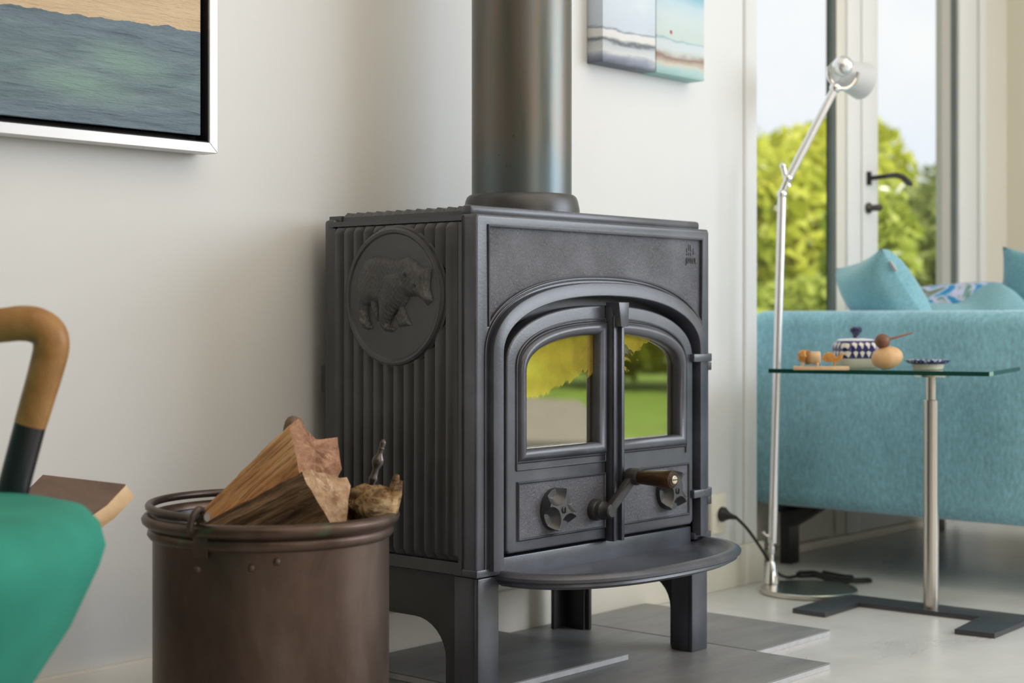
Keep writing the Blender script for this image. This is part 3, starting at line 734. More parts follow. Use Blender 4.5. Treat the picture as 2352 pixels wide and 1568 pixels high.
GYm, GZm = np.meshgrid(gy, gz); PP = np.stack([GYm.ravel(), GZm.ravel()], 1)
def dome(poly, hmax, k):
    d = poly_dist(PP, poly); return np.where(d > 0, hmax * (1 - np.exp(-np.maximum(d, 0) / k)), -1.0), d
hb, db = dome(body, 0.0105, 0.0065); hf, df = dome(fleg, 0.0048, 0.0025); hh_, dh = dome(hleg, 0.0050, 0.0025)
hs, ds = dome(shoul, 0.0040, 0.006); hu, du = dome(haunch, 0.0035, 0.007)
hgt = np.maximum(np.maximum(hb, hf), hh_)
hgt = np.where(ds > 0, hgt + hs * (hb > 0), hgt); hgt = np.where(du > 0, hgt + hu * (hb > 0), hgt)
def spot(c, r, amp):
    q = ((PP - np.array(c)) ** 2).sum(1) / (r * r); return amp * np.exp(-q)
hgt = hgt + (hgt > 0) * (spot((-0.038, 0.030), 0.0065, 0.0040) - spot((-0.0375, 0.0285), 0.0035, 0.0052) - spot((-0.0545, 0.0135), 0.0028, 0.0034) + spot((-0.0515, 0.016), 0.004, 0.0014)
      + spot((-0.068, 0.028), 0.006, 0.0022) - spot((-0.074, -0.0085), 0.0028, 0.0020) + spot((-0.060, 0.004), 0.012, 0.0022))
fur = np.sin(PP[:, 0] * 950 + 4 * np.sin(PP[:, 1] * 60)) * np.sin(PP[:, 1] * 620 + 3 * np.sin(PP[:, 0] * 90))
hgt = hgt + np.where((hgt > 0.003) & (PP[:, 0] > -0.045), 0.00055 * fur, 0)
ok = hgt > 0
nyv, nzv = len(gy), len(gz)
keep = np.zeros(nyv * nzv, bool); faces = []
okg = ok.reshape(nzv, nyv)
for j in range(nzv - 1):
    for i in range(nyv - 1):
        if okg[j, i] or okg[j, i + 1] or okg[j + 1, i] or okg[j + 1, i + 1]:
            q = (j * nyv + i, j * nyv + i + 1, (j + 1) * nyv + i + 1, (j + 1) * nyv + i); faces.append(q); keep[list(q)] = True
idx = np.cumsum(keep) - 1
xs_ = np.where(ok, 1.6472 - hgt * 1.25, 1.6492)
bv = [(xs_[k], MY + PP[k, 0], MZ + PP[k, 1]) for k in range(len(PP)) if keep[k]]
bear = M().add(bv, [tuple(int(idx[a]) for a in f) for f in faces])
put(bear, 'bear_relief', 'cast_iron_relief', medal, angle=60)
# right side
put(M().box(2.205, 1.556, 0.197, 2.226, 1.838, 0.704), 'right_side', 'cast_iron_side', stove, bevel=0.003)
# top plate with ribs across
tp = M()
tz = 0.7105
secs = []
for x, q in ((1.668, 0.0), (1.676, 1.0), (2.212, 1.0), (2.220, 0.0)):
    secs.append([(x, y, tz + saw(y, 0.0075) * q) for y in ys] + [(x, RY1, tz - 0.006), (x, RY0, tz - 0.006)])
tp.loft(secs)
tp.box(1.666, 1.815, 0.704, 2.222, 1.842, 0.713)
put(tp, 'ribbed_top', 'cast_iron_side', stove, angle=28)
put(M().box(1.664, 1.546, 0.7035, 2.224, 1.566, 0.7185), 'top_front_rail', 'cast_iron', stove, bevel=0.005, seg=2)
# front plate with arched opening and sunk textured panel
OP = arch(0.241, 0.505, 0.592, 36)
out = [(X0, 0.199)] + [(X0, 0.70), (X0 + 0.004, 0.705), (X1 - 0.004, 0.705), (X1, 0.70)] + [(X1, 0.199), (SX + 0.241, 0.199)] + OP[::-1] + [(SX - 0.241, 0.199)]
PA = [p for p in arch(0.2745, 0.505, 0.6235, 60) if abs(p[0] - SX) < 0.2605]
pan = [(1.6845, 0.6875), (2.2045, 0.6865)] + PA[::-1]
put_mesh(curve_plate('front_plate', [out, pan], 0.032, 0.004, 3, front(YF + 0.016)), 'front_plate', 'cast_iron', stove)
panel = put_mesh(curve_plate('textured_panel', [pan], 0.006, 0, 0, front(YF + 0.0058)), 'textured_panel', 'cast_iron_rough', stove)
mo = M()
sweep(mo, pan, [(0.0, -0.004), (0.0, 0.0022), (0.0012, 0.0030), (0.0030, 0.0022), (0.0034, -0.004)], front(YF), closed=True)
put(mo, 'panel_bead', 'cast_iron', stove, angle=50)
band = [(SX - 0.2515, 0.203)] + arch(0.2515, 0.505, 0.602, 48) + [(SX + 0.2515, 0.203)]
mo = M()
sweep(mo, band, [(0.0105, -0.003), (0.0105, 0.0085), (0.0098, 0.0108), (0.0088, 0.0114), (-0.0088, 0.0126), (-0.0099, 0.0120), (-0.0105, 0.010), (-0.0105, -0.016)], front(YF))
put(mo, 'arch_moulding', 'cast_iron', stove, angle=30)
mo = M()
sweep(mo, [(SX - 0.268, 0.203)] + arch(0.268, 0.505, 0.617, 48) + [(SX + 0.268, 0.203)], [(0.0016, -0.002), (0.0012, 0.0018), (0, 0.0024), (-0.0012, 0.0018), (-0.0016, -0.002)], front(YF))
put(mo, 'arch_bead', 'cast_iron', stove, angle=50)
put(M().box(SX - 0.235, YF + 0.002, 0.180, SX + 0.235, YF + 0.03, 0.218), 'base_sill', 'cast_iron', stove, bevel=0.002)
for sx in (1.658, 2.183):
    put(M().box(sx - 0.002, YF - 0.003, 0.1955, sx + 0.047, YF + 0.042, 0.2065), 'corner_foot_block', 'cast_iron', stove, bevel=0.002)
# emblem: flames over the letters
fc = bpy.data.curves.new('t', 'FONT'); fc.body = 'JØTUL'; fc.size = 0.0135; fc.extrude = 0.0006; fc.space_character = 1.0
fo = bpy.data.objects.new('t', fc); C.objects.link(fo)
dg = bpy.context.evaluated_depsgraph_get(); dg.update()
fm = bpy.data.meshes.new_from_object(fo.evaluated_get(dg)); bpy.data.objects.remove(fo); bpy.data.curves.remove(fc)
xs = [v.co.x for v in fm.vertices]; sc = 0.031 / (max(xs) - min(xs)); mx0 = min(xs)
for v in fm.vertices:
    v.co = Vector((2.1635 + (v.co.x - mx0) * sc, YF + 0.0021 - v.co.z, 0.6475 + v.co.y))
put_mesh(fm, 'emblem_letters', 'cast_iron_dark', panel)
fl = M()
for x, z, hgt_, lean in ((2.1675, 0.6655, 0.007, -0.0005), (2.1735, 0.668, 0.011, -0.0015), (2.1795, 0.667, 0.011, -0.003), (2.1865, 0.6625, 0.010, -0.0015), (2.1675, 0.6605, 0.0035, 0), (2.1725, 0.6607, 0.005, -0.0005), (2.1785, 0.6605, 0.005, -0.001)):
    y = YF + 0.0018
    fl.add([(x - 0.0009, y, z), (x + 0.0009, y, z), (x + 0.0011 + lean * 0.5, y, z + hgt_ * 0.5), (x + lean, y, z + hgt_), (x - 0.0007 + lean * 0.5, y, z + hgt_ * 0.5),
            (x - 0.0009, y + 0.002, z), (x + 0.0009, y + 0.002, z), (x + 0.0011 + lean * 0.5, y + 0.002, z + hgt_ * 0.5), (x + lean, y + 0.002, z + hgt_), (x - 0.0007 + lean * 0.5, y + 0.002, z + hgt_ * 0.5)],
           [(0, 1, 2, 3, 4), (9, 8, 7, 6, 5), (0, 5, 6, 1), (1, 6, 7, 2), (2, 7, 8, 3), (3, 8, 9, 4), (4, 9, 5, 0)])
put(fl, 'emblem_flames', 'cast_iron_dark', panel, smooth=False)

# doors
YD = YF - 0.006
DA = arch(0.229, 0.492, 0.578, 60)
GA = arch(0.188, 0.480, 0.534, 60)
BA = arch(0.208, 0.487, 0.5575, 60)
ZB = 0.223
def half(points, left, gap):
    q = [p for p in points if (p[0] < SX - gap if left else p[0] > SX + gap)]
    zt = max(p[1] for p in points)
    return q + [(SX - gap, zt)] if left else [(SX + gap, zt)] + q
def door(left):
    sg = -1 if left else 1
    top_ = half(DA, left, 0.0008)
    if left: ol = [(SX - 0.229, ZB + 0.006), *top_, (SX - 0.0008, ZB), (SX - 0.223, ZB)]
    else: ol = [*top_, (SX + 0.229, ZB + 0.006), (SX + 0.223, ZB), (SX + 0.0008, ZB)]
    g = half(GA, left, 0.0205); gz = 0.3705
    hole = ([(SX - 0.188, gz), *g, (SX - 0.0205, gz)] if left else [*g, (SX + 0.188, gz), (SX + 0.0205, gz)])
    d = put_mesh(curve_plate('door', [ol, hole], 0.020, 0.0035, 3, front(YD + 0.010)), 'door', 'cast_iron', stove)
    if not left: d['label'] = 'right stove door carrying the raised centre post'
    else: d['label'] = 'left stove door with the lever handle'
    # rounded moulding around the pane
    ccw = 1 if left else 1
    mo = M()
    hp = hole
    prof = [(-0.0005, -0.006), (0.0, 0.001), (0.003, 0.0048), (0.008, 0.0075), (0.013, 0.0072), (0.0165, 0.0045), (0.0175, 0.0015), (0.0185, 0.0015), (0.0195, 0.0032), (0.0205, 0.0015), (0.021, -0.003)]
    lim = 0.0185
    prof = [(min(o, 0.0215), h) for o, h in prof]
    sweep(mo, hp, [(o, h) for o, h in prof], front(YD), closed=True)
    put(mo, 'pane_moulding', 'cast_iron', d, angle=40)
    b = half(BA, left, 0.004)
    bp = ([(SX - 0.208, 0.341), *b] if left else [*b, (SX + 0.208, 0.341)])
    bp = bp + [(SX + sg * 0.004, 0.341)] if left else [(SX + sg * 0.004, 0.341)] + bp
    mo = M(); sweep(mo, bp if left else bp, [(0.0017, -0.002), (0.0013, 0.0020), (0, 0.0028), (-0.0013, 0.0020), (-0.0017, -0.002)], front(YD), closed=False)
    if left: sweep(mo, [(SX - 0.004, 0.341), (SX - 0.208, 0.341)], [(0.0017, -0.002), (0.0013, 0.0020), (0, 0.0028), (-0.0013, 0.0020), (-0.0017, -0.002)], front(YD))
    put(mo, 'door_bead', 'cast_iron', d, angle=50)
    # pane
    gl = put_mesh(curve_plate('glass_pane', [[(x, z) for x, z in hole]], 0.004, 0, 0, front(YD + 0.012)), 'glass_pane', 'sooted_stove_glass', d)
    # lower textured panel
    a0, a1 = (SX - 0.2055, SX - 0.006) if left else (SX + 0.006, SX + 0.2205)
    a1 = a1 if left else SX + 0.2145
    lp = [(a0, 0.241), (a1, 0.241), (a1, 0.3225), (a0, 0.3225)]
    put(M().box(a0, YD - 0.0006, 0.241, a1, YD + 0.004, 0.3225), 'lower_panel', 'cast_iron_rough', d)
    mo = M(); sweep(mo, lp, [(0.002, -0.002), (0.0016, 0.0028), (0.0, 0.0040), (-0.0016, 0.0028), (-0.002, -0.002)], front(YD), closed=True)
    put(mo, 'panel_bead', 'cast_iron', d, angle=50)
    # air knob
    kx, kz = (1.818, 0.279) if left else (2.101, 0.284)
    KR = 0.0315; a_s = tuple(radians((28 if left else 13) + 90 * k) for k in range(4))
    def kh(r, th):
        x, y = r * cos(th), r * sin(th); H = 0.0175
        for a in a_s:
            dd = sqrt((x - 0.0305 * cos(a)) ** 2 + (y - 0.0305 * sin(a)) ** 2)
            if dd < 0.0205: H = min(H, 0.0175 - 0.0120 * min(1.0, 1.9 * max(0.0, 1 - dd / 0.0205)) ** 0.8)
        return H
    secs = [[(kx + 0.7 * KR * cos(t), YD, kz + 0.7 * KR * sin(t)) for t in [2 * pi * i / 160 for i in range(160)]],
            [(kx + KR * cos(t), YD - 0.003, kz + KR * sin(t)) for t in [2 * pi * i / 160 for i in range(160)]]]
    for r in np.linspace(KR, 0.0006, 34):
        secs.append([(kx + r * cos(t), YD - 0.003 - kh(r, t), kz + r * sin(t)) for t in [2 * pi * i / 160 for i in range(160)]])
    put(M().loft(secs), 'air_knob', 'cast_iron_knob', d, angle=22)
    put(M().lathe([(0.0052, 0), (0.0052, 0.002), (0.0036, 0.0035), (0.0001, 0.0035)], 20, (kx, YD - 0.0195, kz), (0, -1, 0)).box(kx - 0.0006, YD - 0.0245, kz - 0.004, kx + 0.0006, YD - 0.0225, kz + 0.004), 'knob_screw', 'worn_iron', d)
    # hinges on the right door
    if not left:
        for hz in (0.487, 0.2655):
            put(M().box(2.165, YD - 0.008, hz, 2.215, YD + 0.012, hz + 0.013).lathe([(0.0125, 0), (0.0125, 0.013)], 24, (2.222, YD + 0.012, hz)), 'hinge_arm', 'cast_iron', d, bevel=0.0015)
            put(M().lathe([(0.0118, 0), (0.0118, 0.013)], 24, (2.222, YD + 0.012, hz - 0.0145)).box(2.20, YD + 0.006, hz - 0.0145, 2.222, YD + 0.024, hz - 0.0015), 'hinge_socket', 'cast_iron_dark', d, bevel=0.001)
        for cx_, cz_, a_, b_ in ((1.9692, 0.571, 0.0012, 0.006), (1.9690, 0.560, 0.0015, 0.005), (1.9685, 0.287, 0.0012, 0.007), (1.9688, 0.276, 0.0010, 0.003)):
            put(M().add([(cx_ - a_, YD - 0.0012, cz_ - b_), (cx_ + a_, YD - 0.0012, cz_ - b_ * 0.6), (cx_ + a_ * 0.8, YD - 0.0012, cz_ + b_ * 0.7), (cx_ - a_, YD - 0.0012, cz_ + b_), (cx_, YD + 0.001, cz_)], [(0, 1, 2, 3), (0, 4, 1), (1, 4, 2), (2, 4, 3), (3, 4, 0)]), 'paint_chip', 'wall_paint', d, smooth=False)
        # centre post with keystone
        px = 1.9545
        put(M().box(px - 0.0125, YD - 0.0125, 0.219, px + 0.0105, YD + 0.001, 0.5765), 'centre_post', 'cast_iron', d, bevel=0.002)
        put(M().box(px + 0.0035, YD - 0.0190, 0.2195, px + 0.0110, YD - 0.012, 0.562), 'post_rib', 'cast_iron', d, bevel=0.0015)
        put(M().box(px - 0.0122, YD - 0.0165, 0.2195, px - 0.0085, YD - 0.012, 0.562), 'post_rib', 'cast_iron', d, bevel=0.0012)
        ks = M()
        for y0, y1 in ((YD - 0.0265, YD - 0.001),):
            ks.add([(px - 0.0135, y0, 0.5825), (px + 0.0125, y0, 0.5825), (px + 0.0105, y0, 0.5455), (px - 0.0075, y0, 0.5455), (px - 0.0135, y1, 0.5825), (px + 0.0125, y1, 0.5825), (px + 0.0105, y1, 0.5455), (px - 0.0075, y1, 0.5455)],
                   [(0, 3, 2, 1), (4, 5, 6, 7), (0, 1, 5, 4), (1, 2, 6, 5), (2, 3, 7, 6), (3, 0, 4, 7)])
        put(ks, 'keystone', 'cast_iron', d, bevel=0.001)
    else:
        hx, hz = 1.913, 0.2695
        put(M().lathe([(0.0165, 0), (0.0165, 0.008), (0.014, 0.012), (0.0145, 0.020), (0.0105, 0.026), (0.0105, 0.034), (0.0085, 0.036), (0.0001, 0.036)], 28, (hx, YD, hz), (0, -1, 0)), 'handle_hub', 'worn_iron', d)
        A = Vector((hx, YD - 0.029, hz)); B = Vector((1.968, YD - 0.033, 0.3175))
        e = (B - A).normalized(); q = Vector((0, -1, 0)); w = e.cross(q).normalized(); q = w.cross(e)
        put(M().obox((A + B) / 2, (e, w, q), (B - A).length / 2 + 0.002, 0.0075, 0.0055), 'handle_lever', 'worn_iron', d, bevel=0.002)
        put(M().lathe([(0.0115, -0.010), (0.013, -0.006), (0.0132, 0.008), (0.0112, 0.013)], 24, B, (0, -1, 0)), 'handle_ferrule', 'worn_iron', d)
        put(M().lathe([(0.0098, 0.012), (0.0108, 0.016), (0.0118, 0.035), (0.0138, 0.060), (0.0140, 0.068), (0.0128, 0.0735), (0.0098, 0.076), (0.0060, 0.076)], 28, B, (0, -1, 0)), 'wooden_grip', 'dark_turned_wood', d)
        put(M().lathe([(0.0066, 0.0755), (0.0066, 0.0775), (0.0056, 0.0785), (0.0001, 0.0785)], 20, B, (0, -1, 0)), 'grip_screw', 'brass_screw', d)
        put(M().box(B.x - 0.0060, B.y - 0.0788, B.z - 0.0007, B.x + 0.0060, B.y - 0.0783, B.z + 0.0007), 'screw_slot', 'black_lining', d)
    return d
door(True); door(False)
# ash shelf in front of the doors
TX, TA, TB = 1.956, 0.252, 0.158
def tray_out(k, z):
    pts = []
    for i in range(49):
        a = pi * i / 48
        c, s = cos(a), sin(a)
        pts.append((TX + (TA + k) * math.copysign(abs(c) ** (2 / 2.3), c), YF + 0.004 - (TB + k) * abs(s) ** (2 / 2.5), z))
    return pts
tr = M()
tr.loft([tray_out(-0.035, 0.176), tray_out(-0.012, 0.1775), tray_out(-0.003, 0.1825), tray_out(-0.004, 0.186), tray_out(0.002, 0.189), tray_out(0.003, 0.1935), tray_out(0.0, 0.1975), tray_out(-0.006, 0.2005), tray_out(-0.013, 0.1995), tray_out(-0.020, 0.1925), tray_out(-0.040, 0.1890), tray_out(-0.10, 0.1885)])
put(tr, 'ash_shelf', 'cast_iron', stove, angle=40)
# legs and skirts
def leg_outline():
    a = [(1.552, 0.0106), (1.552, 0.194), (1.832, 0.194), (1.832, 0.0106), (1.786, 0.0106), (1.786, 0.072)]
    for i in range(1, 9):
        t = i / 8 * pi / 2; a.append((1.786 - 0.062 * (1 - cos(t)) - 0.0, 0.072 + 0.054 * sin(t)))
    for i in range(8, 0, -1):
        t = i / 8 * pi / 2; a.append((1.600 + 0.062 * (1 - cos(t)), 0.072 + 0.054 * sin(t)))
    a += [(1.600, 0.072), (1.600, 0.0106)]
    return a
for xa, xb in ((1.669, 1.677), (2.214, 2.222)):
    put_mesh(curve_plate('side_skirt', [leg_outline()], xb - xa, 0.0015, 1, lambda y, z, h, m=(xa + xb) / 2: Vector((m - h, y, z))), 'side_skirt', 'cast_iron_dark', stove)  # near-black copy of the iron; shade low on the side is in its colour
for lx in (1.665, 2.183):
    for ly in (1.533, 1.806):
        lg = M(); x0, x1 = lx, lx + 0.044
        fx = (x0 + 0.002, x0 + 0.008) if lx < 2 else (x1 - 0.008, x1)
        fy = (ly, ly + 0.008) if ly < 1.6 else (ly + 0.022, ly + 0.030)
        lg.box(x0, fy[0], 0.0106, x1, fy[1], 0.193)
        if ly < 1.6: lg.box(fx[0], fy[1], 0.0106, fx[1], fy[1] + 0.04, 0.193)
        else: lg.box(fx[0], fy[0] - 0.05, 0.0106, fx[1], fy[0], 0.193)
        if lx > 2 and ly < 1.6: lg.box(x0, fy[1], 0.0106, x0 + 0.006, fy[1] + 0.034, 0.193)
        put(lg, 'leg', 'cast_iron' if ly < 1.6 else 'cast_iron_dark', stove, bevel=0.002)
# flue collar
PX, PY, PR = 1.938, 1.690, 0.0795
put(M().lathe([(0.074, 0.7105), (0.0925, 0.7105), (0.0922, 0.730), (0.0895, 0.7435), (0.087, 0.7495), (0.0835, 0.7525), (0.0805, 0.7525), (0.074, 0.7525)], 64, (PX, PY, 0)), 'flue_collar', 'cast_iron_side', stove)

pipe = M().lathe([(PR - 0.004, 0.0), (PR, 0.0), (PR, 1.7465), (PR - 0.004, 1.7465)], 72, (PX, PY, 0.7527))
top(pipe, 'flue_pipe', 'blued_steel_pipe', 'heat-blued steel flue pipe rising from the stove top', 'pipe', origin=(PX, PY, 0.7527))

# ================================================================== pictures on the wall
CVX, CVZ = 1.4255, 0.817
pic = thing('framed_painting', 'large sea painting with peach sky in a silver floating frame', 'painting', (1.451, 1.84, 0.793))
put(M().box(0.45, 1.852, CVZ, CVX, 1.872, 1.52), 'backing', 'black_lining', pic)
me = M().box(0.45, 1.846, CVZ, CVX, 1.862, 1.52).mesh('canvas', 0.001, 1, origin=(CVX, 1.846, CVZ))
cv = link('canvas', me, 'sea_painting', pic, Vector((CVX, 1.846, CVZ)) - Vector((1.451, 1.84, 0.793)))
put(M().box(0.43, 1.870, 0.795, 1.449, 1.8845, 1.54), 'frame_back', 'black_lining', pic)
put(M().box(0.44, 1.8425, 0.8075, 1.4362, 1.871, 0.8092), 'inner_lining', 'black_lining', pic)
put(M().box(1.4346, 1.8425, 0.8075, 1.4364, 1.871, 1.529), 'inner_lining', 'black_lining', pic)
FX0 = 0.424
for nm, q in (('rail', [(FX0, 0.793), (1.451, 0.793), (1.4365, 0.8075), (FX0 + 0.0145, 0.8075)]), ('rail', [(FX0 + 0.0145, 1.5295), (1.4365, 1.5295), (1.451, 1.544), (FX0, 1.544)]),
              ('stile', [(1.451, 0.793), (1.451, 1.544), (1.4365, 1.5295), (1.4365, 0.8075)]), ('stile', [(FX0, 0.793), (FX0 + 0.0145, 0.8075), (FX0 + 0.0145, 1.5295), (FX0, 1.544)])):
    mb = M().add([(x, 1.840, z) for x, z in q] + [(x, 1.872, z) for x, z in q], [(0, 1, 2, 3), (7, 6, 5, 4), (0, 4, 5, 1), (1, 5, 6, 2), (2, 6, 7, 3), (3, 7, 4, 0)])
    put(mb, 'frame_' + nm, 'silver_frame', pic, bevel=0.0006, seg=1)
top(M().box(2.346, 1.8475, 1.031, 2.5095, 1.8845, 1.335), 'canvas_painting', 'beach_painting_left', 'small beach canvas with pale cloudy sky, left one of the pair', 'painting', origin=(2.346, 1.8475, 1.031), group='pair of beach canvases', bevel=0.0012)
top(M().box(2.5115, 1.8470, 1.030, 2.672, 1.8845, 1.335), 'canvas_painting', 'beach_painting_right', 'small beach canvas with turquoise sky and red dot, right one of the pair', 'painting', origin=(2.5115, 1.847, 1.030), group='pair of beach canvases', bevel=0.0012)

# ================================================================== bucket of logs
ER = Vector((0.662, -0.75, 0)); ED = Vector((0.75, 0.662, 0)); BC = Vector((1.3035, 1.5466, 0))
def bk(r, d, z): return BC + ER * r + ED * d + Vector((0, 0, z))
BZ = 0.0107
bucket = thing('log_bucket', 'dark copper bucket with rolled rim holding firewood', 'bucket', (BC.x, BC.y, BZ))
RB = 0.1445
prof = [(0.0001, BZ), (RB - 0.006, BZ), (RB, BZ + 0.006), (RB, 0.289), (RB + 0.0035, 0.2915), (RB + 0.0065, 0.296), (RB + 0.0055, 0.301), (RB + 0.003, 0.3035), (RB + 0.0075, 0.306), (RB + 0.0125, 0.3105), (RB + 0.0135, 0.3155), (RB + 0.010, 0.320), (RB + 0.004, 0.3215), (RB - 0.001, 0.318), (RB - 0.0025, 0.314), (RB - 0.0025, 0.02), (0.0001, 0.02)]
put(M().lathe(prof, 96, (BC.x, BC.y, 0)), 'bucket_body', 'patinated_copper', bucket, angle=50)
put(M().lathe([(RB - 0.003, 0.3135), (RB - 0.0045, 0.311), (RB - 0.0045, 0.022), (0.0001, 0.022), (0.0001, 0.0205), (RB - 0.003, 0.0205)], 96, (BC.x, BC.y, 0), cap=False), 'shaded_inside', 'shaded_metal', bucket, angle=50)  # added dark lining; the shade inside the bucket is put into its colour
# bail handle lying on the rim and its ear
ang0 = math.atan2(-0.1415, -0.0655)
def rim(a, R, z): return BC + ER * (R * cos(a)) + ED * (R * sin(a)) + Vector((0, 0, z))
path = [rim(ang0 + 0.10, RB + 0.014, 0.331), rim(ang0 + 0.02, RB + 0.011, 0.329)] + [rim(ang0 - (i + 1) * 2.75 / 26, RB + 0.004, 0.3275 + 0.003 * sin(i / 26 * pi)) for i in range(26)]
put(M().tube(path, 0.0050, 12), 'bail_handle', 'dark_bronze', bucket)
for aa in (ang0, ang0 + pi):
    cc = rim(aa, RB + 0.0125, 0.326); tn = (-ER * sin(aa) + ED * cos(aa)); on = (ER * cos(aa) + ED * sin(aa)); rr = 0.0135
    ring = [cc + on * (rr * cos(t) * 0.75) + Vector((0, 0, rr * sin(t))) + tn * 0.004 * sin(t) for t in [2 * pi * i / 24 for i in range(24)]] 
    put(M().tube(ring + [ring[0], ring[1]], 0.0042, 10, cap=False), 'handle_ear', 'dark_bronze', bucket)
    put(M().obox(cc - on * 0.008 + Vector((0, 0, -0.030)), (tn, on, Vector((0, 0, 1))), 0.010, 0.0012, 0.014), 'ear_plate', 'patinated_copper', bucket, bevel=0.001)
for ra, rz in ((ang0 - 0.05, 0.268), (ang0 + 0.42, 0.272), (ang0 + 0.62, 0.279)):
    put(M().sphere(rim(ra, RB - 0.0012, rz), 0.0048, 12, 8, (1, 1, 1)), 'rivet', 'patinated_copper', bucket)

def log(name, label, end, axis, length, mats, taper=0.92, rough=0.004, seed=1):
    """end: list of (r, d, z, facet) around the cut face; facet = material of the side face starting there"""
    rg = random.Random(seed); ax = (ER * axis[0] + ED * axis[1] + Vector((0, 0, axis[2]))).normalized()
    E0 = [bk(*p[:3]) for p in end]; cen = sum(E0, Vector()) / len(E0)
    # resample the outline finely so that the split faces get ridges
    outl, fac = [], []
    for i, p in enumerate(E0):
        q = E0[(i + 1) % len(E0)]; k = max(1, int((q - p).length / 0.007))
        for j in range(k): outl.append(p.lerp(q, j / k)); fac.append(end[i][3])
    n = len(outl); rows = 22
    off = [rg.gauss(0, 1) for _ in range(n)]
    drift = [0.0] * n
    vs, fs, mi = [], [], []
    for a in range(rows + 1):
        t = a / rows; sc_ = 1 + (taper - 1) * t
        for i in range(n):
            drift[i] = 0.8 * drift[i] + 0.5 * rg.gauss(0, 1)
            d = (outl[i] - cen); rr = rough * (off[i] * 0.45 + drift[i] * 0.35) * (0.35 if a == 0 else 1)
            vs.append(cen - ax * (length * t) + d * sc_ + d.normalized() * rr)
    for a in range(rows):
        for i in range(n):
            j = (i + 1) % n; fs.append((a * n + i, a * n + j, (a + 1) * n + j, (a + 1) * n + i)); mi.append(fac[i])
    # cut face: inner rings with a little relief
    base = len(vs); prev = list(range(n))
    for q, s_ in enumerate((0.75, 0.5, 0.25)):
        cur = []
        for i in range(n):
            vs.append(cen + (outl[i] - cen) * s_ + ax * (rg.gauss(0, 1) * 0.0012 + 0.0008)); cur.append(len(vs) - 1)
        for i in range(n): fs.append((prev[i], cur[i], cur[(i + 1) % n], prev[(i + 1) % n])); mi.append(2)
        prev = cur
    vs.append(cen); k = len(vs) - 1
    for i in range(n): fs.append((prev[i], k, prev[(i + 1) % n])); mi.append(2)
    fs.append(tuple(rows * n + i for i in range(n))); mi.append(2)
    # local frame: X along the grain
    zx = Vector((0, 0, 1)); ey = zx.cross(ax).normalized(); ez = ax.cross(ey)
    R = Matrix((ax, ey, ez)).transposed().to_4x4(); org = cen - ax * length
    inv = (Matrix.Translation(org) @ R).inverted()
    me = bpy.data.meshes.new(name); me.from_pydata([inv @ v for v in vs], [], fs)
    for mm in mats: me.materials.append(MATS[mm])
    me.polygons.foreach_set('material_index', mi)
    bm = bmesh.new(); bm.from_mesh(me); bmesh.ops.recalc_face_normals(bm, faces=bm.faces); bm.to_mesh(me); bm.free()
    shade(me, 32)
    o = bpy.data.objects.new(name, me); C.objects.link(o); o.matrix_world = Matrix.Translation(org) @ R
    return tag(o, label, 'log', 'split logs in the copper bucket')
log('split_log', 'tall orange-brown split log leaning at the back of the bucket', [(0.0221, 0.000, 0.4255, 0), (0.032, 0.006, 0.4340, 0), (0.040, 0.012, 0.4217, 2), (0.052, 0.020, 0.4067, 2), (0.0764, 0.040, 0.4083, 0), (0.0823, 0.040, 0.368, 0), (0.066, 0.030, 0.330, 0), (0.034, 0.004, 0.360, 0)],
    (0.66, -0.14, 0.585), 0.205, ['split_oak', 'bark_side', 'end_grain_red'], 0.8, 0.0028, 3)
log('split_log', 'front split log with dark bark flank and pale cut end', [(0.0418, -0.040, 0.3734, 0), (0.0479, -0.036, 0.3749, 0), (0.073, -0.022, 0.369, 0), (0.0855, -0.016, 0.3626, 1), (0.0931, -0.012, 0.3626, 1), (0.0985, -0.014, 0.3529, 1), (0.0974, -0.030, 0.3308, 1), (0.0960, -0.040, 0.3010, 1), (0.0870, -0.047, 0.2980, 1), (0.0613, -0.048, 0.3384, 1), (0.0463, -0.044, 0.3642, 1)],
    (0.80, -0.24, 0.42), 0.20, ['split_oak', 'bark_side', 'end_grain'], 1.0, 0.0045, 5)
# gnarled root piece at the right of the bucket
rootp = M()
rg = random.Random(4)
path = [(0.050, 0.030, 0.322, 0.012), (0.075, 0.022, 0.326, 0.014), (0.092, 0.012, 0.328, 0.016), (0.102, 0.004, 0.328, 0.019), (0.112, -0.004, 0.327, 0.023), (0.122, -0.010, 0.326, 0.0255), (0.132, -0.013, 0.326, 0.0265), (0.141, -0.013, 0.327, 0.0245), (0.149, -0.012, 0.327, 0.0185)]
secs = []
for i, (r, d, z, R) in enumerate(path):
    sec = []
    for k in range(40):
        a = 2 * pi * k / 40
        q = R * (1 + 0.15 * sin(3 * a + i * 0.9) + 0.10 * sin(7 * a + i * 1.7) + 0.06 * sin(13 * a + i * 0.8) + 0.05 * rg.gauss(0, 1))
        dx = 0.003 * sin(5 * a + 1.0)
        sec.append(bk(r + dx, d + q * cos(a) * 0.85, z + q * sin(a)))
    secs.append(sec)
secs.append([bk(0.151, -0.012, 0.327).lerp(p, 0.45) for p in secs[-1]])
rootp.loft(secs)
rootp.tube([bk(0.143, -0.014, 0.318), bk(0.1475, -0.012, 0.333), bk(0.152, -0.008, 0.348), bk(0.1545, -0.004, 0.3655)], [0.012, 0.0095, 0.0075, 0.0035], 12)
rootp.tube([bk(0.147, -0.006, 0.322), bk(0.155, -0.002, 0.342), bk(0.160, 0.0, 0.358)], [0.010, 0.0065, 0.002], 10)
rootp.tube([bk(0.110, -0.016, 0.330), bk(0.122, -0.022, 0.342), bk(0.133, -0.020, 0.350)], [0.008, 0.007, 0.003], 10)
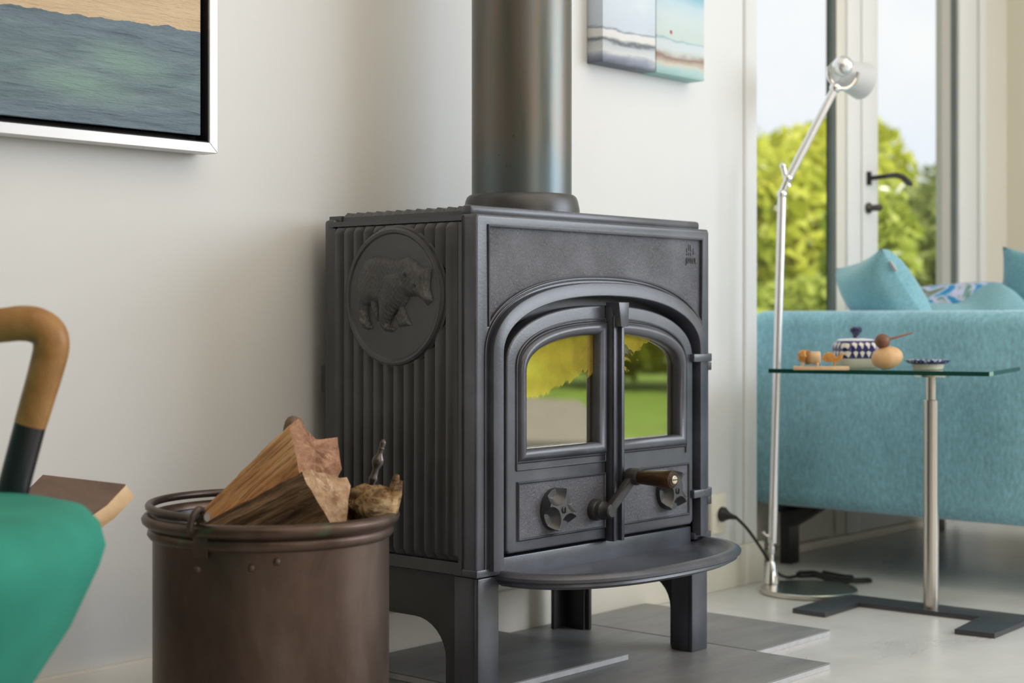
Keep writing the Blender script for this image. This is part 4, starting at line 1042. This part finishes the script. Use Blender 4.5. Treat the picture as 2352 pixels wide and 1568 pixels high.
top(rootp, 'driftwood_root', 'driftwood', 'gnarled pale root piece at the right rim of the bucket', 'wood', angle=60, origin=bk(0.07, 0.01, 0.31))
pk = bk(0.112, 0.035, 0.318); pa = (bk(0.1345, 0.045, 0.4035) - pk).normalized()
L_ = (bk(0.1345, 0.045, 0.4035) - pk).length
prof = [(0.00374, -0.16), (0.00374, 0.0), (0.00484, 0.002), (0.00484, 0.004), (0.00406, 0.006), (0.00437, 0.018), (0.0053, 0.02), (0.0053, 0.0225), (0.00437, 0.0245), (0.00468, 0.036), (0.00585, 0.038), (0.00585, 0.0405), (0.00468, 0.043), (0.00384, 0.052), (0.0063, 0.057), (0.00792, 0.061), (0.00732, 0.0655), (0.00396, 0.071), (0.0033, 0.077), (0.00408, 0.079), (0.0033, 0.0805), (0.00408, 0.084), (0.00396, 0.087), (0.0021, 0.0905), (0.00012, 0.0915)]
top(M().lathe(prof, 24, pk, pa), 'fire_poker', 'antique_metal', 'turned dark metal poker handle sticking out of the bucket', 'poker', origin=pk, angle=45)
bh = bk(0.003, 0.062, 0.372); ba = Vector((0.02, 0.0, 1)) + ER * 0.30; ba.normalize()
top(M().lathe([(0.0085, -0.17), (0.0085, 0.012), (0.0078, 0.022), (0.0095, 0.034), (0.0118, 0.046), (0.0122, 0.054), (0.0105, 0.060), (0.0062, 0.0635), (0.0002, 0.0645)], 24, bh, ba), 'brush_handle', 'weathered_wood', 'rounded brown wooden handle end behind the tall log', 'brush', origin=bh)

# ================================================================== chair at the left edge
SCX = 1.40
def ch(r, d, z): return ER * r + ED * d + Vector((0, 0, z))
cc = ch(-0.634, 1.50, 0)
chair = thing('armchair', 'green padded chair with bent wooden arm, blurred at the left edge', 'chair', (cc.x, cc.y, 0))
secs = []
for k, z, ro in ((0.62, 0.380, 0), (0.82, 0.3795, 0), (0.925, 0.373, 0), (0.98, 0.358, 0), (1.0, 0.338, 0), (0.975, 0.318, 0), (0.87, 0.262, 0), (0.72, 0.205, 0), (0.52, 0.150, 0), (0.30, 0.135, 0)):
    sec = []
    for i in range(48):
        a = 2 * pi * i / 48; c, s = cos(a), sin(a)
        sec.append(cc + ER * (0.245 * k * math.copysign(abs(c) ** 0.8, c)) + ED * (0.225 * k * math.copysign(abs(s) ** 0.8, s)) + Vector((0, 0, z)))
    secs.append(sec)
put(M().loft(secs), 'seat_shell', 'green_felt', chair, angle=60)
put(M().lathe([(0.028, 0.012), (0.028, 0.15)], 20, (cc.x, cc.y, 0)), 'pedestal', 'black_metal', chair)
put(M().lathe([(0.16, 0.0), (0.16, 0.006), (0.03, 0.014), (0.028, 0.02)], 40, (cc.x, cc.y, 0)), 'base_disc', 'black_metal', chair)
for sd, dd in ((1, 1.68), (-1, 1.20)):
    A = ch(-0.525, dd, 0.355); B = ch(-0.5005, dd, 0.448); D = ch(-0.462, dd, 0.545); 
    put(M().tube([ch(-0.530, dd, 0.325), A, B], 0.0165, 16), 'arm_post', 'black_metal', chair)
    P = [B, ch(-0.4925, dd, 0.475), ch(-0.4825, dd, 0.510), ch(-0.4785, dd, 0.530), ch(-0.482, dd, 0.5435), ch(-0.494, dd, 0.5515), ch(-0.510, dd, 0.5535), ch(-0.53, dd, 0.5515), ch(-0.60, dd, 0.545), ch(-0.72, dd, 0.540), ch(-0.80, dd, 0.55)]
    P = cat(P, 5); rr_ = np.interp(np.linspace(0, 1, len(P)), np.linspace(0, 1, 11), [0.0165, 0.0172, 0.0180, 0.0185, 0.0190, 0.0190, 0.0185, 0.0180, 0.018, 0.018, 0.016]).tolist()
    put(M().tube(P, rr_, 20), 'arm_rest', 'teak', chair, angle=80)
bs = M()
bs.grid(lambda u, v: ch(-0.80 - 0.04 * v + 0.07 * (2 * u - 1) ** 2, 1.20 + 0.48 * u, 0.44 + 0.30 * v) , 20, 12)
bs.grid(lambda u, v: ch(-0.825 - 0.04 * v + 0.07 * (2 * u - 1) ** 2, 1.20 + 0.48 * u, 0.44 + 0.30 * v) , 20, 12)
put(bs, 'backrest', 'green_felt', chair)

# bent plywood stool behind the chair
st = thing('plywood_stool', 'bent plywood stool with brown top and pale curled edge by the wall', 'stool', (0.97, 1.72, 0))
prof2 = [(0.91, 0.306), (0.94, 0.302), (0.97, 0.300), (1.04, 0.305), (1.09, 0.318), (1.125, 0.336), (1.152, 0.358)]
def strip(thk, y0, y1, up):
    secs = []
    n = len(prof2); top_, bot = [], []
    for i, (x, z) in enumerate(prof2):
        a = prof2[max(i - 1, 0)]; b = prof2[min(i + 1, n - 1)]; d = Vector((b[0] - a[0], b[1] - a[1])).normalized(); nn = Vector((-d.y, d.x))
        top_.append((x + nn.x * (up + thk), z + nn.y * (up + thk))); bot.append((x + nn.x * up, z + nn.y * up))
    ol = top_ + bot[::-1]
    return M().loft([[(x, y, z) for x, z in ol] for y in (y0, y1)])
put(strip(0.020, 1.636, 1.815, -0.020), 'plywood_seat', 'pale_ply', st, bevel=0.001)
put(strip(0.0012, 1.6365, 1.8145, 0.0002), 'seat_veneer', 'brown_veneer', st)
for y in (1.66, 1.79):
    put(M().tube([(0.925, y, 0.29), (0.925, y, 0.0)], 0.010, 12), 'leg', 'black_metal', st)
    put(M().tube([(0.99, y, 0.282), (0.965, y, 0.0)], 0.010, 12), 'leg', 'black_metal', st)

# ================================================================== sofa
SXB = 3.085
sofa = thing('sofa', 'teal velvet sofa seen from behind on black metal feet', 'sofa', (3.55, 1.5, 0))
def rbox(x0, y0, z0, x1, y1, z1, b, s=4): return M().box(x0, y0, z0, x1, y1, z1), b, s
put(M().box(SXB, 0.98, 0.139, SXB + 0.155, 2.022, 0.574), 'sofa_back', 'teal_velvet', sofa, bevel=0.035, seg=5)
put(M().box(SXB + 0.16, 1.0, 0.145, SXB + 0.92, 2.015, 0.27), 'sofa_base', 'teal_velvet', sofa, bevel=0.02, seg=3)
for y0, y1 in ((1.005, 1.505), (1.515, 2.01)):
    put(M().box(SXB + 0.165, y0, 0.272, SXB + 0.93, y1, 0.395), 'seat_cushion', 'teal_velvet', sofa, bevel=0.035, seg=4)
for yy in (1.965, 1.06):
    for xx in (SXB + 0.075, SXB + 0.80):
        put(M().box(xx, yy - 0.012, 0.0, xx + 0.045, yy + 0.012, 0.125), 'leg', 'black_metal', sofa, bevel=0.001)
    put(M().box(SXB + 0.03, yy - 0.012, 0.122, SXB + 0.86, yy + 0.012, 0.144), 'leg_rail', 'black_metal', sofa, bevel=0.001)
for xx in (SXB + 0.075, SXB + 0.80):
    put(M().add([(xx, 1.953, 0.085), (xx + 0.045, 1.953, 0.085), (xx + 0.045, 1.953, 0.122), (xx, 1.953, 0.122), (xx, 1.865, 0.138), (xx + 0.045, 1.865, 0.138), (xx + 0.045, 1.865, 0.144), (xx, 1.865, 0.144)], [(0, 1, 2, 3), (4, 7, 6, 5), (0, 4, 5, 1), (1, 5, 6, 2), (2, 6, 7, 3), (3, 7, 4, 0)]), 'leg_brace', 'black_metal', sofa, smooth=False)

def cushion(name, label, cat, hx, hy, hz, center, ex, ey, mat, tagbit=None):
    ex = Vector(ex).normalized(); ey = Vector(ey); ey = (ey - ex * ey.dot(ex)).normalized(); ez = ex.cross(ey)
    R = Matrix((ex, ey, ez)).transposed().to_4x4()
    me = sepill(hx, hy, hz).mesh(name, 0, angle=70)
    o = link(name, me, mat); o.matrix_world = Matrix.Translation(center) @ R
    tag(o, label, cat, 'cushions on the sofa')
    if tagbit:
        link('care_tag', M().box(*tagbit).mesh('care_tag', 0.0005, 1), 'tag_cloth', o)
    return o
def vec(r, d, z): return ER * r + ED * d + Vector((0, 0, z))
cushion('cushion', 'light teal square cushion with small tag leaning on the sofa, left one', 'cushion', 0.105, 0.105, 0.062, vec(0.826, 3.593, 0.603), vec(0.55, 0, -0.84), vec(-0.34, 0.93, -0.09), 'teal_linen', (-0.070, -0.108, -0.0015, -0.045, -0.096, 0.0015))
cushion('cushion', 'slate blue cushion standing upright at the right edge', 'cushion', 0.125, 0.105, 0.05, vec(1.212, 3.62, 0.600), vec(1, -0.3, -0.15), vec(0.1, 0.15, 1), 'slate_blue_linen')
cushion('cushion', 'blue and brown patterned cushion lying behind the knitted throw', 'cushion', 0.150, 0.090, 0.035, vec(1.040, 3.80, 0.583), vec(1, 0.05, 0.09), vec(0, 0.85, 0.5), 'patterned_blue_cloth')
# knitted throw: folded heap
th = M()
def throw(u, v):
    r = 0.885 + 0.31 * u; d = 3.50 + 0.20 * v
    ridge = 0.055 * math.exp(-((u - 0.66) / 0.16) ** 2) + 0.012 * math.exp(-((u - 0.2) / 0.25) ** 2)
    fold = 0.012 * sin(u * 26 + v * 3) * max(0, u - 0.38) * (1 - v)
    z = 0.535 + 0.045 * min(1, v * 2.2) ** 0.6 + ridge * (0.45 + 0.55 * min(1, v * 1.6)) + fold - 0.035 * max(0, u - 0.85) / 0.15
    if v <= 0: z = 0.40
    return vec(r, d, z)
th.grid(throw, 60, 24)
top(th, 'knitted_throw', 'turquoise_knit', 'turquoise knitted throw heaped on the sofa between the cushions', 'throw', angle=80, origin=vec(1.04, 3.6, 0.40))

# ================================================================== glass side table
GA_, GB_ = Vector((2.640, 1.677, 0)), Vector((2.744, 1.280, 0))
ux = (GB_ - GA_).normalized(); uy = Vector((-ux.y, ux.x, 0)); TD = 0.333
tab = thing('glass_side_table', 'glass topped side table on one nickel column behind the sofa', 'table', (2.828, 1.435, 0))
GZ0, GZ1 = 0.4535, 0.4615
GC, GD = GB_ + uy * TD, GA_ + uy * TD
ins = 0.004
q = [GA_, GB_, GC, GD]; cen = sum(q, Vector()) / 4
def insq(k): return [cen + (p - cen) * k for p in q]
gi = insq(0.985)
put(M().add([p + Vector((0, 0, GZ0)) for p in gi] + [p + Vector((0, 0, GZ1)) for p in gi], [(3, 2, 1, 0), (4, 5, 6, 7), (0, 1, 5, 4), (1, 2, 6, 5), (2, 3, 7, 6), (3, 0, 4, 7)]), 'glass_top', 'green_edge_glass', tab)
ed = M()
for a in range(4):
    p0, p1 = q[a], q[(a + 1) % 4]; i0, i1 = gi[a], gi[(a + 1) % 4]
    i0 = i0.lerp(p0, 0.02); i1 = i1.lerp(p1, 0.02)
    ed.add([p + Vector((0, 0, z)) for z in (GZ0, GZ1) for p in (p0, p1, i1, i0)], [(0, 3, 2, 1), (4, 5, 6, 7), (0, 1, 5, 4), (1, 2, 6, 5), (2, 3, 7, 6), (3, 0, 4, 7)])
put(ed, 'glass_edge', 'glass_edge_green', tab, smooth=False)
cb = GB_ + uy * 0.004
put(M().obox(GB_ + uy * 0.020 + Vector((0, 0, (GZ0 + GZ1) / 2)) + ux * 0.0008, (ux, uy, Vector((0, 0, 1))), 0.0006, 0.018, 0.0038), 'polished_corner', 'glass_corner_pale', tab)
CXY = (2.828, 1.435)
put(M().lathe([(0.034, 0.447), (0.034, 0.4533)], 32, (*CXY, 0)), 'top_flange', 'brushed_nickel', tab)
put(M().lathe([(0.0105, 0.40), (0.0105, 0.447)], 28, (*CXY, 0)), 'upper_column', 'brushed_nickel', tab)
put(M().lathe([(0.0145, 0.0095), (0.0145, 0.402), (0.0125, 0.4035), (0.0104, 0.4035)], 32, (*CXY, 0)), 'lower_column', 'brushed_nickel', tab)
bo = [(2.645, 1.557), (2.787, 1.565), (2.800, 1.325), (2.660, 1.305), (2.668, 1.234), (2.875, 1.246), (2.858, 1.640), (2.647, 1.628)]
put_mesh(curve_plate('base_plate', [bo], 0.009, 0.0008, 1, lambda x, y, z: Vector((x, y, 0.0047 + z))), 'base_plate', 'gunmetal_plate', tab)

# things on the table
TZ = GZ1 + 0.0002
def tb(r, d, z): return ER * r + ED * d + Vector((0, 0, z + TZ))
def tr_(px, d=3.05): return (px - 1176) / 3715 * d
# butter dish
bc = tb(tr_(1966, 3.13), 3.13, 0)
but = thing('butter_dish', 'blue and white pottery butter dish with heart pattern and knobbed lid', 'dish', tuple(bc))
ex, ey = (ER * 0.97 + ED * 0.24).normalized(), (ED * 0.97 - ER * 0.24).normalized()
def rrect(hx, hy, z, p=5, off=(0, 0)):
    return [bc + ex * (hx * math.copysign(abs(cos(t)) ** (2 / p), cos(t))) + ey * (hy * math.copysign(abs(sin(t)) ** (2 / p), sin(t))) + Vector((0, 0, z)) for t in [2 * pi * i / 64 for i in range(64)]]
put(M().loft([rrect(0.036, 0.026, 0.0002), rrect(0.040, 0.030, 0.004), rrect(0.046, 0.036, 0.017), rrect(0.0465, 0.0365, 0.0185), rrect(0.043, 0.033, 0.0187)]), 'dish_base', 'cream_glaze', but, angle=50)
lid = M().loft([rrect(0.0405, 0.031, 0.0189), rrect(0.0415, 0.032, 0.021), rrect(0.0412, 0.0317, 0.041, 4.5), rrect(0.0385, 0.0295, 0.0495, 4), rrect(0.031, 0.0235, 0.0555, 3.5), rrect(0.015, 0.011, 0.0575, 3), rrect(0.006, 0.006, 0.058, 2)])
lm = lid.mesh('lid', angle=60, origin=bc + Vector((0, 0, 0.0185)))
lm.transform(Matrix((ex, ey, Vector((0, 0, 1)))).to_4x4())
lo = link('lid', lm, 'blue_heart_pottery', but, (0, 0, 0.0185)); lo.rotation_euler = Matrix((ex, ey, Vector((0, 0, 1)))).transposed().to_euler()
put(M().lathe([(0.007, 0.056), (0.0055, 0.062), (0.0075, 0.066), (0.0115, 0.071), (0.012, 0.0755), (0.009, 0.079), (0.0002, 0.0805)], 28, bc), 'lid_knob', 'cobalt_glaze', lo if False else but)
# wooden bird
wb = tb(tr_(2036, 3.02), 3.02, 0)
bird = thing('wooden_bird', 'round beech wood bird figurine with dark head and long thin beak', 'figurine', tuple(wb))
ax = (ER * 0.95 + ED * 0.3).normalized()
secs = []
for i in range(25):
    t = pi * i / 24; zz = 0.0225 - 0.0215 * cos(t); k = max(sin(t), 0.02) ** 0.92
    if i == 0: k = 0.35
    secs.append([wb + ax * (0.0290 * k * cos(a) + 0.0035 * k * sin(t) * max(0, cos(a))) + Vector((0, 0, 0)).__add__(ax.cross(Vector((0, 0, 1))) * (0.0245 * k * sin(a))) + Vector((0, 0, max(0.0002, zz + 0.0025 * k * cos(a)))) for a in [2 * pi * j / 36 for j in range(36)]])
put(M().loft(secs), 'bird_body', 'beech', bird, angle=70)
hc = wb - ax * 0.0085 + Vector((0, 0, 0.0535))
hd = put(M().sphere(hc, 0.0142, 28, 18, (1, 1, 1)), 'bird_head', 'walnut', bird, angle=80)
put(M().lathe([(0.0020, 0.010), (0.0024, 0.02), (0.0019, 0.05), (0.0015, 0.066), (0.0003, 0.0672)], 14, hc, (ax + Vector((0, 0, 0.24))).normalized()), 'beak', 'walnut', hd)
# wooden animals on a slat
sb = tb(tr_(1886, 3.00), 3.00, 0)
ex2, ey2 = (ER * 0.985 - ED * 0.17).normalized(), (ED * 0.985 + ER * 0.17).normalized()
AX = (ex2, ey2, Vector((0, 0, 1)))
top(M().obox(sb + Vector((0, 0, 0.0036)), AX, 0.051, 0.012, 0.0034), 'toy_board', 'pale_ply', 'thin pale wooden board under the small animal figures', 'board', bevel=0.0015, origin=tuple(sb))
SZ = 0.0072
lb_ = sb - ex2 * 0.022 + Vector((0, 0, SZ))
lion = thing('wooden_lion', 'wooden lion figure with amber face and pale barrel body on the thin board', 'figurine', tuple(lb_))
def at_(base, x, y, z): return base + ex2 * x + ey2 * y + Vector((0, 0, z))
put(M().lathe([(0.0105, 0.0), (0.0118, 0.002), (0.0118, 0.017), (0.0105, 0.019)], 24, at_(lb_, 0.002, 0.0, 0.0155), tuple(ex2)), 'lion_body', 'pale_ply', lion)
put(M().lathe([(0.0125, -0.002), (0.0135, 0), (0.0135, 0.005), (0.0125, 0.007)], 24, at_(lb_, -0.005, -0.001, 0.0165), tuple(ex2)), 'lion_mane', 'teak', lion)
put(M().lathe([(0.012, 0.0), (0.013, 0.0015), (0.0125, 0.006), (0.009, 0.010), (0.006, 0.0125), (0.0002, 0.013)], 6, at_(lb_, -0.008, -0.002, 0.0185), tuple(-ex2 - ey2 * 0.55)), 'lion_face', 'amber_wood', lion, angle=25)
for x, y in ((-0.012, -0.006), (-0.012, 0.005), (0.015, -0.006), (0.015, 0.005)):
    put(M().tube([at_(lb_, x, y, 0.0003), at_(lb_, x, y, 0.010)], 0.0027, 10), 'leg', 'pale_ply', lion)
fb = sb + ex2 * 0.023 + Vector((0, 0, SZ))
squ = thing('wooden_squirrel', 'flat amber wood animal with raised tail at the right of the thin board', 'figurine', tuple(fb))
ol = [(-0.026, 0.013), (-0.022, 0.021), (-0.012, 0.0265), (-0.003, 0.025), (0.004, 0.019), (0.008, 0.0165), (0.012, 0.021), (0.019, 0.0255), (0.0205, 0.023), (0.018, 0.014), (0.012, 0.0095), (0.005, 0.0085), (0.003, 0.003), (0.0035, 0.0003), (-0.001, 0.0003), (0.0, 0.0085), (-0.010, 0.0078), (-0.019, 0.0085)]
put_mesh(curve_plate('animal_body', [[(x * 0.86, z) for x, z in ol]], 0.009, 0.0015, 2, lambda x, y, z: at_(fb, x, -z, y)), 'animal_body', 'amber_wood', squ)
# small dish
dc = tb(tr_(2131, 3.04), 3.04, 0)
dsh = thing('small_dish', 'shallow cream footed dish with blue dotted rim beside the bird', 'dish', tuple(dc))
put(M().lathe([(0.026, 0.0002), (0.028, 0.001), (0.031, 0.010), (0.030, 0.0105), (0.0001, 0.009)], 40, dc), 'dish_foot', 'cream_glaze', dsh)
put(M().lathe([(0.029, 0.0095), (0.038, 0.0125), (0.042, 0.0165), (0.0425, 0.018), (0.039, 0.0165), (0.028, 0.0125), (0.0001, 0.012)], 48, dc), 'dish_rim', 'blue_dotted_pottery', dsh)

# ================================================================== floor lamp
def lp(r, z, d=3.33): return ER * r + ED * d + Vector((0, 0, z))
lc = Vector((2.862, 1.722, 0))
lampo = thing('floor_lamp', 'chrome jointed floor lamp with white shade between wall and table', 'lamp', tuple(lc))
put(M().lathe([(0.094, 0.0003), (0.0985, 0.002), (0.0985, 0.009), (0.0965, 0.011), (0.0001, 0.0125)], 72, lc), 'base_disc', 'brushed_nickel', lampo, angle=40)
p0 = lp(0.5345, 0.0122); 
put(M().lathe([(0.0155, 0.0), (0.0150, 0.004), (0.0095, 0.042), (0.0070, 0.046), (0.005, 0.048), (0.0045, 0.060), (0.0068, 0.062), (0.0068, 0.078), (0.0045, 0.080), (0.0045, 0.092)], 24, p0), 'base_socket', 'chrome', lampo)
put(M().tube([lp(0.533, 0.108), lp(0.521, 0.112), lp(0.517, 0.118)], [0.0035, 0.0032, 0.004], 10).sphere(lp(0.535, 0.103), 0.0085, 14, 10), 'lower_joint', 'chrome', lampo)
put(M().tube([lp(0.5365, 0.095), lp(0.5555, 0.806)], 0.0088, 20), 'lower_rod', 'polished_aluminium', lampo)
jl = M().sphere(lp(0.5555, 0.813), 0.011, 16, 12).tube([lp(0.5555, 0.813), lp(0.567, 0.842)], 0.0075, 12).tube([lp(0.5685, 0.828), lp(0.5585, 0.868)], [0.006, 0.0055], 12).sphere(lp(0.5575, 0.871), 0.0068, 12, 8).sphere(lp(0.568, 0.846), 0.010, 14, 10)
put(jl, 'middle_joint', 'chrome', lampo)
put(M().tube([lp(0.567, 0.842), lp(0.6635, 1.028)], 0.0085, 20), 'upper_arm', 'polished_aluminium', lampo)
hj = M().sphere(lp(0.6655, 1.032), 0.012, 14, 10)
arc = [lp(0.682 + 0.030 * cos(a), 1.066 + 0.036 * sin(a)) for a in [radians(-195 + i * 12) for i in range(17)]]
hj.tube(arc, 0.0045, 10)
put(hj, 'head_fork', 'chrome', lampo)
put(M().sphere(lp(0.680, 1.076, 3.325), 0.0215, 24, 16).lathe([(0.006, 0), (0.006, 0.004)], 16, lp(0.672, 1.084, 3.308), tuple(-ED)), 'head_ball', 'polished_aluminium', lampo)
sa = (ER * 0.80 + ED * 0.52 + Vector((0, 0, -0.16))).normalized()
sh = M()
s0 = lp(0.667, 1.068, 3.345)
sh.lathe([(0.024, 0.0), (0.0395, 0.082), (0.0385, 0.082), (0.0232, 0.001)], 48, s0, tuple(sa), cap=False)
put(sh, 'lamp_shade', 'parchment_shade', lampo, angle=60)
# socket, plug and cable
so = thing('wall_socket', 'cream double wall socket low on the wall right of the stove', 'socket', (2.767, WY, 0.115))
put(M().box(2.743, WY - 0.009, 0.116, 2.796, WY - 0.0005, 0.198), 'socket_plate', 'cream_plastic', so, bevel=0.003)
put(M().lathe([(0.0165, 0.0), (0.0165, 0.003), (0.0150, 0.003), (0.0145, 0.001), (0.0001, 0.001)], 32, (2.772, WY - 0.009, 0.156), (0, -1, 0)), 'socket_ring', 'cream_plastic', so)
cab = thing('power_cable', 'black lamp cable from the wall socket to a loose bundle on the floor', 'cable', (2.9, 1.78, 0))
put(M().lathe([(0.0155, 0.0), (0.0155, 0.006), (0.011, 0.012), (0.0065, 0.022), (0.004, 0.036)], 24, (2.772, WY - 0.011, 0.156), (0, -1, -0.12)), 'plug', 'black_rubber', cab)
put(M().tube(cat([(2.772, WY - 0.047, 0.152), (2.797, 1.826, 0.126), (2.835, 1.815, 0.080), (2.878, 1.812, 0.034), (2.960, 1.835, 0.008), (3.005, 1.832, 0.0065), (3.02, 1.81, 0.007)]), 0.0033, 10), 'cord', 'black_rubber', cab)
bund = M()
for i, (dx, dy, dz) in enumerate(((0, 0, 0), (0.004, 0.008, 0.005), (-0.003, -0.007, 0.004), (0.003, 0.002, 0.009))):
    base = [(3.005, 1.834, 0.0045), (3.02, 1.806, 0.006), (2.99, 1.765, 0.0085), (2.982, 1.738, 0.007), (2.988, 1.712 - i * 0.004, 0.006), (2.998, 1.700, 0.010), (3.012, 1.728, 0.007), (3.035, 1.79, 0.006)]
    bund.tube(cat([(x + dx, y + dy, z + dz) for x, y, z in base], 8), 0.0030, 8)
put(bund, 'cord_bundle', 'black_rubber', cab)
put(M().tube(cat([(3.005, 1.725, 0.010), (3.040, 1.722, 0.006), (3.062, 1.700, 0.006), (3.045, 1.684, 0.006), (3.012, 1.700, 0.006), (2.992, 1.715, 0.010)], 8), 0.0033, 8), 'cord_loop', 'black_rubber', cab)
